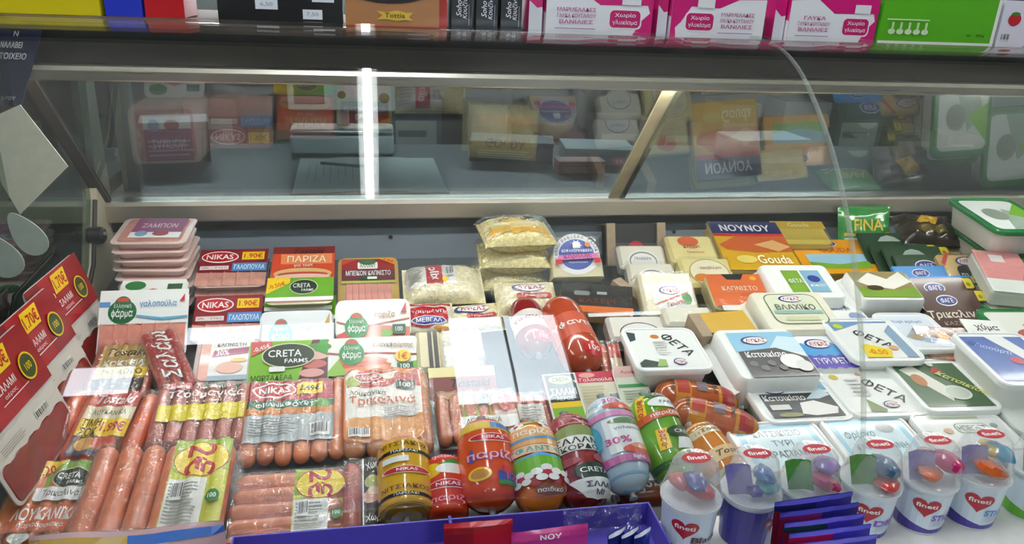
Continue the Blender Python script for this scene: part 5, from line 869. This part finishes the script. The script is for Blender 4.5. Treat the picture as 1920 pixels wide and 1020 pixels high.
# fanned sachets before the cups
for k in range(5):
    P = at_y(1540+k*10, 945+k*20, .56-.012*k)
    c = [('#37309c', '#1d1f5c', '#5a56c8'), ('#2c2a86', '#7a1f5a', '#4a48b8'), ('#4238b0', '#1c3a3a', '#6a60d0'), ('#4a40c0', '#b01848', '#6a64d8'), ('#5048c8', '#0f5a34', '#7a74e0')][k]
    sachet('sauce_sachet', ['violet sachet, rearmost of the fanned pile before the cups', 'violet sachet with plum panel in the fanned pile', 'violet sachet with dark teal panel in the fanned pile', 'violet sachet with crimson panel in the fanned pile', 'violet sachet with green panel, foremost of the fanned pile'][k], P.x, P.y, SILL+.0005, .088, max(.03, P.z-SILL), c, (-.12, 0, .07-.01*k), group='fanned violet sachets', art=[('R', 0, 0, .52, .955, c[1]), ('R', .0, .955, 1, 1, c[2]), ('R', -.0, 0, .07, .9, '#8a1420')])
# snack bags on the sill at the left
P = at_y(240, 992, .60)
o = obj('snack_bag', None, None, (P.x, .60, SILL)); tag(o, 'pinkish clear snack bag with gold and blue top seam and dark splash print', 'snack bag')
Hb, wb = P.z-SILL, .16
def sb(sg): return lambda u, v: ((u-.5)*wb, sg*.02*max(0, 1-abs(2*u-1)**4)**.5*max(0, 1-abs(v)**5)+.001*noise.noise(Vector((u*9, v*7, sg))), v*Hb+.0015*math.sin(u*9))
A, B = grid(sb(-1), 26, 12), grid(sb(1), 26, 12)
obj('pouch', mk('pouch', *cat_(A, (B[0], [q[::-1] for q in B[1]])), M('#c9a6a8', .3, .5, var=.15, scale=20)), o)
rnd = random.Random(4); sp = []
for i in range(30):
    a = 2*PI*i/30; rr_ = .5+.5*rnd.random()*(i % 2); sp.append((.38+.16*math.cos(a)*rr_*1.2, .42+.46*math.sin(a)*rr_))
obj('label', art_mesh('label', [('R', 0, .9, .5, .97, '#b89a4a'), ('R', .5, .9, 1, .97, '#3a6ab8'), ('P', sp, '#2a1418'), ('T', '07.08.19', .68, .62, .12, .18, 0, .015, '#2a2a2a'), ('O', .9, .5, .05, .2, '#3a1a1e')], lambda u, v, q: (sb(-1)(u, v)[0], sb(-1)(u, v)[1]-.0006-q, sb(-1)(u, v)[2]), wb/Hb, 16, 8), o)
P = at_y(6, 985, .60)
o = obj('snack_bag', None, None, (P.x-.05, .60, SILL)); tag(o, 'grey snack bag corner beside the fat orange sausages', 'snack bag')
Hb2 = P.z-SILL
def s2(sg): return lambda u, v: ((u-.5)*.09, sg*.018*max(0, 1-abs(2*u-1)**4)**.5*max(0, 1-v**5)+.001*noise.noise(Vector((u*9, v*7, sg))), v*Hb2)
A, B = grid(s2(-1), 16, 10), grid(s2(1), 16, 10)
obj('pouch', mk('pouch', *cat_(A, (B[0], [q[::-1] for q in B[1]])), M('#8d8fa4', .3, .5, var=.15, scale=20)), o)
obj('label', art_mesh('label', [('O', .3, .4, .3, .3, '#3a5ab0')], lambda u, v, q: (s2(-1)(u, v)[0], s2(-1)(u, v)[1]-.0006-q, v*Hb2), .09/Hb2, 10, 8), o)

# ------------------------------------------------------------------ boxes on the top board
TB = 1.4155
def bx(px0, px1, py=70, y=1.262): return at_y(px0, py, y).x, at_y(px1, py, y).x
def topbox(name, label, px0, px1, faces, base, H=.078, D=.1, y=1.262, cat='box', group=None):
    a, b = bx(px0, px1, 60, y); return carton(name, label, cat, a, b, y, TB, H, D, faces, base, group)
topbox('yellow_box', 'plain bright yellow box at the end of the top board', -60, 194, {'front': [('R', 0, 0, 1, 1, '#d8c812')]}, '#d0c010', H=.1, y=1.34)
topbox('blue_box', 'narrow royal blue box between the yellow and red ones', 203, 272, {'front': [('R', 0, 0, 1, 1, '#2338c8')]}, '#1f30b0', H=.1, y=1.34)
topbox('red_box', 'narrow crimson box beside the blue one', 277, 350, {'front': [('R', 0, 0, 1, 1, '#c01420')]}, '#b01420', H=.1, y=1.34)
topbox('black_box', 'black box with small white price stickers', 412, 642, {'front': [('R', 0, 0, 1, 1, '#111214'), ('R', .30, .28, .48, .46, '#e8ecf4'), ('T', '6,50', .39, .37, .08, .1, 0, .01, '#9aa4b8'), ('R', .68, .12, .84, .30, '#e8ecf4'), ('T', '7,50', .76, .21, .08, .1, 0, .01, '#9aa4b8'), ('R', .76, .44, .94, .6, '#e8ecf4')]}, '#111214')
topbox('chocolate_box', 'tan and red box with chocolate bowl picture and yellow ribbon', 649, 838, {'front': [('R', 0, 0, 1, 1, '#b07a4c'), ('R', 0, 0, 1, .04, '#a02818'), ('R', .92, 0, 1, 1, '#a82418'), ('O', .42, .8, .46, .34, '#20120e'), ('O', .42, .84, .40, .30, '#3a2018'), ('O', .72, .72, .12, .1, '#b8a8b4'), ('P', [(.3, .16), (.36, .24), (.3, .32), (.4, .3), (.5, .34), (.6, .3), (.66, .31), (.62, .22), (.66, .15), (.58, .17), (.5, .14), (.4, .17)], '#d8b83a'), ('T', 'Tottia', .48, .245, .09, .2, 0, .012, '#5a3a10')]}, '#a82418')
for k, (a, b) in enumerate(((846, 884), (892, 932), (938, 977))):
    topbox('black_carton', ['slim black carton with white script, beside the chocolate box', 'slim black carton with white script, between two others', 'slim black carton with white script, beside the magenta sweets box'][k], a, b, {'front': [('R', 0, 0, 1, 1, '#15181f'), ('R', .1, 0, .9, .04, '#2a3648'), ('T', '/Soho', .36, .42, .11, 0, 90, .01, '#e8eaf0'), ('T', '/Kουζίνα', .66, .46, .11, 0, 90, .01, '#e8eaf0'), ('R', .84, .1, .87, .5, '#8a94a8')]}, '#15181f', group='slim black cartons')
def pinkbox(label, a, b, txt, lx, side, logo_right=True):
    lx_ = lx
    art = [('R', 0, 0, 1, 1, '#eef0f6'), ('P', [(.0, 1), (.0, .82), (.3, .86), (.5, .58), (.95, .6), (1, .3), (1, 1)] if logo_right else [(1, 1), (1, .8), (.7, .78), (.5, .6), (.2, .62), (.1, .3), (0, .1), (0, 1)], '#d01878'),
           ('P', [(.82, 0), (1, 0), (1, .5), (.9, .3)] if logo_right else [(0, 0), (.06, .0), (.03, .4), (0, .5)], '#d01878'), ('B', lx-.16, .12, lx+.16, .52, .1, W), ('B', lx-.145, .15, lx+.145, .49, .09, '#c81870'), ('T', 'Χωρίο', lx, .39, .1, .2, 0, .015, W), ('T', 'γλυκίσμα', lx, .25, .11, .24, 0, .015, W), ('R', lx-.04, .6, lx+.14, .78, '#f0f0f4')]
    tx = .28 if logo_right else .7
    for i, t in enumerate(txt): art.append(('T', t, tx, .48-.12*i, .075, .36, 0, .012, '#b04a8a'))
    art.append(('R', tx-.2, .1, tx+.18, .115, '#9a7aa8'))
    o = topbox('sweets_box', label, a, b, {'front': art, 'left': [('R', 0, 0, 1, 1, '#d01878'), ('P', [(0, 0), (1, 0), (1, .4), (.5, .5), (0, .42)], '#e6e8f0')]}, '#e8e8f0', H=.078, D=.12, group='magenta and white sweets boxes')
    return o
pinkbox('white and magenta sweets box beside the slim black cartons', 1022, 1220, ['ΜΑΡΜΕΛΑΔΕΣ', 'ΓΛΥΚΑ ΚΟΥΤΑΛΙΟΥ', 'ΒΑΝΙΛΙΕΣ'], .74, None)
pinkbox('white and magenta sweets box in the middle of three', 1256, 1430, ['ΜΑΡΜΕΛΑΔΕΣ', 'ΓΛΥΚΑ ΚΟΥΤΑΛΙΟΥ', 'ΒΑΝΙΛΙΕΣ'], .3, None, False)
pinkbox('white and magenta sweets box beside the lime green box', 1476, 1640, ['ΓΛΥΚΑ', 'ΓΛΥΚΑ ΚΟΥΤΑΛΙΟΥ', 'ΒΑΝΙΛΙΕΣ'], .76, None)
for k, (a, b) in enumerate(((990, 1015), (1230, 1248), (1448, 1468))):
    topbox('sweets_box', ['end of a set-back magenta sweets box beside the black cartons', 'set-back magenta sweets box showing between the first two printed ones', 'set-back magenta sweets box showing between the last two printed ones'][k], a, b, {'front': [('R', 0, 0, 1, 1, '#d01878'), ('P', [(0, 0), (1, 0), (1, .5), (.6, .48), (0, .62)], '#e6e8f0')]}, '#d01878', H=.078, D=.11, y=1.272, group='set-back sweets boxes')
topbox('green_box', 'lime green box with small white bottle row and white lower edge', 1648, 1866, {'front': [('R', 0, 0, 1, 1, '#58b020'), ('R', 0, 0, 1, .06, W), ('R', .97, 0, 1, 1, W), *[('O', .1+.07*k, .26, .03, .06, '#d8ecc8') for k in range(5)], *[('R', .09+.07*k, .3, .11+.07*k, .46, '#c8e4b0') for k in range(5)], ('R', .04, .5, .4, .53, '#c8e4b0'), ('T', '480g', .86, .22, .07, .14, 0, .015, '#2a5a14'), ('R', .74, .2, .78, .24, '#3a7a1c')]}, '#58b020')
topbox('lilac_box', 'white and lilac box with strawberry at the far end of the board', 1872, 1990, {'front': [('R', 0, 0, 1, 1, '#e6e2f2'), ('P', [(.4, 0), (1, .3), (1, 0)], '#8a2a9a'), ('T', 'ΦΡ', .6, .08, .08, .2, 30, .015, W), ('O', .2, .6, .1, .14, '#c0242c'), ('O', .2, .72, .07, .04, '#3a8a2a'), *barcode(.04, .14, .2, .3, 6)]}, '#e6e2f2')

# ------------------------------------------------------------------ rear worktop behind the slanted doors
WT = 1.0803
a, b = at_z(545, 366, WT), at_z(836, 358, WT); c = at_z(700, 300, WT)
nbk = obj('notebook', None, None, ((a.x+b.x)/2, (a.y+c.y)/2, WT), (0, 0, .02)); tag(nbk, 'open notebook with handwritten lines on the steel worktop behind the slanted door', 'notebook')
nw, ndp = b.x-a.x, c.y-a.y
obj('cover', mk('cover', *slab(nw*1.02, ndp*1.02, 0, .003, .002, .0006), M('#5a6a70', .6)), nbk)
for s in (-1, 1):
    obj('page_block', mk('page_block', *grid(lambda u, v: (s*u*nw/2, (v-.5)*ndp, .0035+.008*math.sin(min(1, u*1.6)*PI)*.5*(1-u)+.001), 10, 2), M('#dfe4e2', .7, var=.04)), nbk)
obj('handwriting', art_mesh('handwriting', [('R', .08+.05*k+.42*(k > 7), .22+.06*(k % 3), .085+.05*k+.42*(k > 7), .22+.06*(k % 3)+.5, '#8a92a8') for k in range(8)], lambda u, v, q: ((u-.5)*nw, (v-.5)*ndp, .0095+q), nw/ndp), nbk)
pn = obj('pen', mk('pen', *tube([(-.045, .02, 0), (.04, -.01, 0), (.05, -.0135, 0)], .0035), M('#2a3a2e', .3, .4)), None, (nbk.location.x-.06, nbk.location.y+.03, WT+.0165)); tag(pn, 'dark pen lying across the open notebook', 'pen')
P = at_y(640, 200, 1.86)
sc2 = obj('weighing_scale', None, None, (P.x, 1.90, WT)); tag(sc2, 'white electronic scale with red display at the back of the steel worktop', 'scale')
SW = M('#d4d8d8', .4, var=.03)
obj('base', mk('base', *slab(.24, .1, .006, .05, .01, .004), SW), sc2); obj('pan', mk('pan', *slab(.24, .1, .056, .062, .012, .002), STEEL), sc2)
obj('pan_post', mk('pan_post', *slab(.06, .04, .05, .056, .004, .001), SW), sc2)
for x in (-.1, .1):
    for y in (-.035, .035): obj('foot', mk('foot', *lathe([(.008, 0), (.008, .006)], 10), M('#222', .6)), sc2, (x, y, 0))
dsp = obj('display_head', mk('display_head', *slab(.25, .03, .10, .175, .006, .003), SW), sc2, (0, .02, 0)); obj('display_post', mk('display_post', *slab(.03, .02, .05, .10, .003, .001), SW), sc2, (0, .035, 0))
obj('screen', art_mesh('screen', [('R', .06, .2, .34, .85, '#5a2420'), ('O', .5, .5, .04, .12, '#333'), ('O', .9, .42, .05, .16, '#6a6a52'), ('R', .62, .25, .84, .75, '#e8ece8')], lambda u, v, q: ((u-.5)*.25, -.0152-q, .10+v*.075), .25/.075), dsp)
for k, (px, y, w, d, h, col, nm, lb, ct_) in enumerate(((960, 1.84, .20, .10, .05, '#2b2f38', 'film_box', 'dark cling film box on the rear worktop beside the scale', 'box'), (1120, 1.82, .17, .12, .04, '#9aa6a4', 'paper_stack', 'pale wrapping paper stack on the rear worktop', 'paper'), (1090, 1.70, .11, .05, .03, '#b8563a', 'tape_box', 'orange tape box before the wrapping paper stack', 'box'), (1430, 1.84, .2, .12, .06, '#8f9896', 'paper_stack', 'white wrapping sheets behind the second slanted door', 'paper'), (330, 1.84, .14, .1, .09, '#5a3a34', 'spice_box', 'reddish brown box at the scale end of the rear worktop', 'box'))):
    P = at_y(px, 260, y); o = obj(nm, None, None, (P.x, y, WT), (0, 0, .1*k-.2)); tag(o, lb, ct_)
    obj('body', mk('body', *slab(w, d, 0, h*.8, .003, .001), M(col, .5, .1, var=.08)), o); obj('lid', mk('lid', *slab(w*1.01, d*1.01, h*.8, h, .003, .001), M(col, .45, .15, var=.08)), o)
    obj('label', art_mesh('label', lines(.1, .2, .9, .8, 4, '#9a9a98'), lambda u, v, q: ((u-.5)*w, -d/2-q, v*h*.75), w/h), o)
# shelf unit against the rear wall
rk = obj('wall_rack', None, None, (.5, 2.55, 0)); tag(rk, 'dark shelf rack against the shop rear wall', 'shelf')
for z in (.9, 1.2, 1.5): obj('shelf_board', mk('shelf_board', *boxvf(-1.9, -.15, z, 1.9, .15, z+.02), M('#2f3430', .6), False), rk)
for x in (-1.9, 0, 1.88): obj('upright', mk('upright', *boxvf(x, .15, 0, x+.03, .19, 1.9), M('#2f3430', .6), False), rk)
rt_ = obj('tube', mk('tube', *lathe([(.01, -1.2), (.01, 1.2)], 10, 'x'), emit('rack_fill_light', (.95, .98, 1), 26)), rk, (0, -.12, 1.483)); rt_['label'] = 'added tube hidden under the upper shelf board to brighten the worktop'  # unseen lamp added to brighten the rear worktop
rnd = random.Random(3)
SBC = {'#3a4a52': 'slate', '#6a2f2a': 'brick red', '#4a5a3a': 'olive', '#7a7258': 'khaki', '#39404a': 'dark blue', '#8a8d88': 'light grey'}
x = -1.3
while x < 2.2:
    w = rnd.uniform(.09, .2); h = rnd.uniform(.1, .22); col = list(SBC)[int(rnd.random()*97+x*13) % 6]
    o = obj('stock_box', None, None, (x+w/2, 2.5, .9205)); tag(o, 'dim %s stock box on the rack behind the slanted doors' % SBC[col], 'box', SBC[col]+' stock boxes on the rear rack')
    obj('body', mk('body', *slab(w*.94, .14, 0, h, .002, .001), M(col, .6, var=.1)), o)
    obj('label', art_mesh('label', [('R', .1, .3, .9, .7, '#9a9a90'), ('R', .15, .45, .7, .55, col)], lambda u, v, q: ((u-.5)*w*.94, -.07-q, v*h), w/h), o)
    x += w+rnd.uniform(.01, .08)
# ------------------------------------------------------------------ signs and paper beyond the end pane
def quad_sheet(name, label, cat, pts, y, mat, art=None, th=.0012, asp=1.):
    """a stiff sheet through four picture corners at depth y"""
    q = [at_y(px, py, y+dy) for px, py, dy in pts]; c = sum(q, Vector())/4
    n = (q[1]-q[0]).cross(q[3]-q[0]).normalized()
    V = [tuple(p-c+n*t) for t in (th/2, -th/2) for p in q]
    o = obj(name, None, None, c); tag(o, label, cat)
    obj('sheet', mk('sheet', V, [(0, 1, 2, 3), (7, 6, 5, 4), (0, 4, 5, 1), (1, 5, 6, 2), (2, 6, 7, 3), (3, 7, 4, 0)], mat, False), o)
    if art:
        def fn(u, v, k): 
            a = q[3].lerp(q[2], u); b = q[0].lerp(q[1], u); return tuple(b.lerp(a, v)*(1)+Vector(-c)+n*(th/2+k))
        obj('lettering', art_mesh('lettering', art, fn, asp), o)
    return o
NAVY = M('#0c1440', .5, .1, var=.1)
quad_sheet('notice_sign', 'navy notice sign with white capitals hanging from the top board', 'sign', [(-70, 196, 0), (40, 200, 0), (84, 42, 0), (-70, 36, 0)], 1.185, NAVY, [('T', 'Ν', .68, .86, .06, .06, 0, .01, W), ('T', 'ΑΝΑΛΑΒΕΙ', .62, .73, .07, .34, 0, .015, W), ('T', 'ΣΤΟΙΧΕΙΟ', .66, .6, .075, .44, 0, .015, W), ('T', 'ΥΔΡΟΥ', .72, .1, .045, .3, 0, .01, '#c8cce0')], asp=.8)
quad_sheet('paper_sheet', 'cream paper sheet hanging tilted under the navy sign', 'paper', [(38, 402, 0), (128, 312, 0), (38, 196, 0), (-60, 240, 0)], 1.12, M('#d8d4c0', .7, var=.05))
# leaf-shaped decals on the outside of the neighbouring counter's glass
for k, (cx, cy, rx, ry, ang) in enumerate(((50, 438, 26, 46, .5), (4, 480, 30, 44, .35))):
    P = at_y(cx, cy, 1.05); s = (P-CAM).dot(FWD)/F_PX
    V = []
    for zz in (0, .0015):
        for i in range(24):
            t = 2*PI*i/24; x, y = rx*math.cos(t)*(1-.35*math.sin(t)), ry*math.sin(t); V.append(((x*math.cos(ang)-y*math.sin(ang)*1)*s, -zz, (x*math.sin(ang)+y*math.cos(ang))*s))
    F = [tuple(range(24)), tuple(range(47, 23, -1))]+[(i, i+24, (i+1) % 24+24, (i+1) % 24) for i in range(24)]
    o = obj('leaf_decal', mk('leaf_decal', V, F, M('#aebab0', .5), False), None, P); tag(o, ['frosted leaf cut-out hanging just under the cream paper sheet', 'frosted leaf cut-out hanging lower, away from the cream paper sheet'][k], 'decal')

# ------------------------------------------------------------------ settle the goods so that they touch instead of sinking into each other
bpy.context.view_layer.update()
SOFT = ('film', 'bag_film', 'label', 'film_lid', 'sealed_flap', 'tab', 'clip', 'back_strip')
GOODS = ('cheese', 'feta', 'meat_roll', 'sausage', 'ham', 'turkey', 'pork', 'bacon', 'parizer', 'frankfurter', 'mortadella', 'salami', 'grated', 'sliced', 'kraft', 'cold_cut', 'round_cheese', 'price_slip', 'snack_cup', 'snack_bag.001')
boxes = []
for o in sc.objects:
    if o.parent or o.type != 'EMPTY' or not o.name.startswith(GOODS): continue
    lo, hi = Vector((9, 9, 9)), Vector((-9, -9, -9))
    for c in o.children:
        if c.name.startswith(SOFT): continue
        for v in c.data.vertices:
            q = c.matrix_basis @ v.co
            for i in range(3): lo[i] = min(lo[i], q[i]); hi[i] = max(hi[i], q[i])
    R = o.rotation_euler.to_matrix(); rnd_ = .86 if o.name.startswith(('meat_roll', 'snack_cup', 'grated')) else .96
    h = (hi-lo)/2*rnd_
    boxes.append([o, R, R @ ((lo+hi)/2), h, Vector(), [R.col[i].copy() for i in range(3)]])
def push(A, B):
    d = (B[0].location+B[2]+B[4])-(A[0].location+A[2]+A[4]); best = None
    if d.length > A[3].length+B[3].length: return None
    axes = A[5]+B[5]+[a.cross(b) for a in A[5] for b in B[5]]
    for ax in axes:
        if ax.length < .1: continue
        ax = ax.normalized()
        g = sum(abs(ax.dot(A[5][i]))*A[3][i] for i in range(3))+sum(abs(ax.dot(B[5][i]))*B[3][i] for i in range(3))-abs(ax.dot(d))
        if g <= .0012: return None
        if best is None or g < best[0]: best = (g, ax if ax.dot(d) > 0 else -ax)
    return best
CAP = .009
for it in range(40):
    n = 0
    for i in range(len(boxes)):
        for j in range(i+1, len(boxes)):
            b = push(boxes[i], boxes[j])
            if not b: continue
            n += 1; g, ax = b; v = ax*min(g, .006)*.3
            for q, s in ((boxes[i], -1), (boxes[j], 1)):
                if q[0].name.startswith('salami_pack') and not q[0].name.endswith('.003'): continue
                w_ = v*s
                w_.z = max(0, w_.z)*.4
                if q[0].name.startswith('snack_cup'): w_.z = 0
                t = q[4]+w_
                if t.length > CAP: t *= CAP/t.length
                q[4] = t
    if not n: break
for q in boxes: q[0].location += q[4]
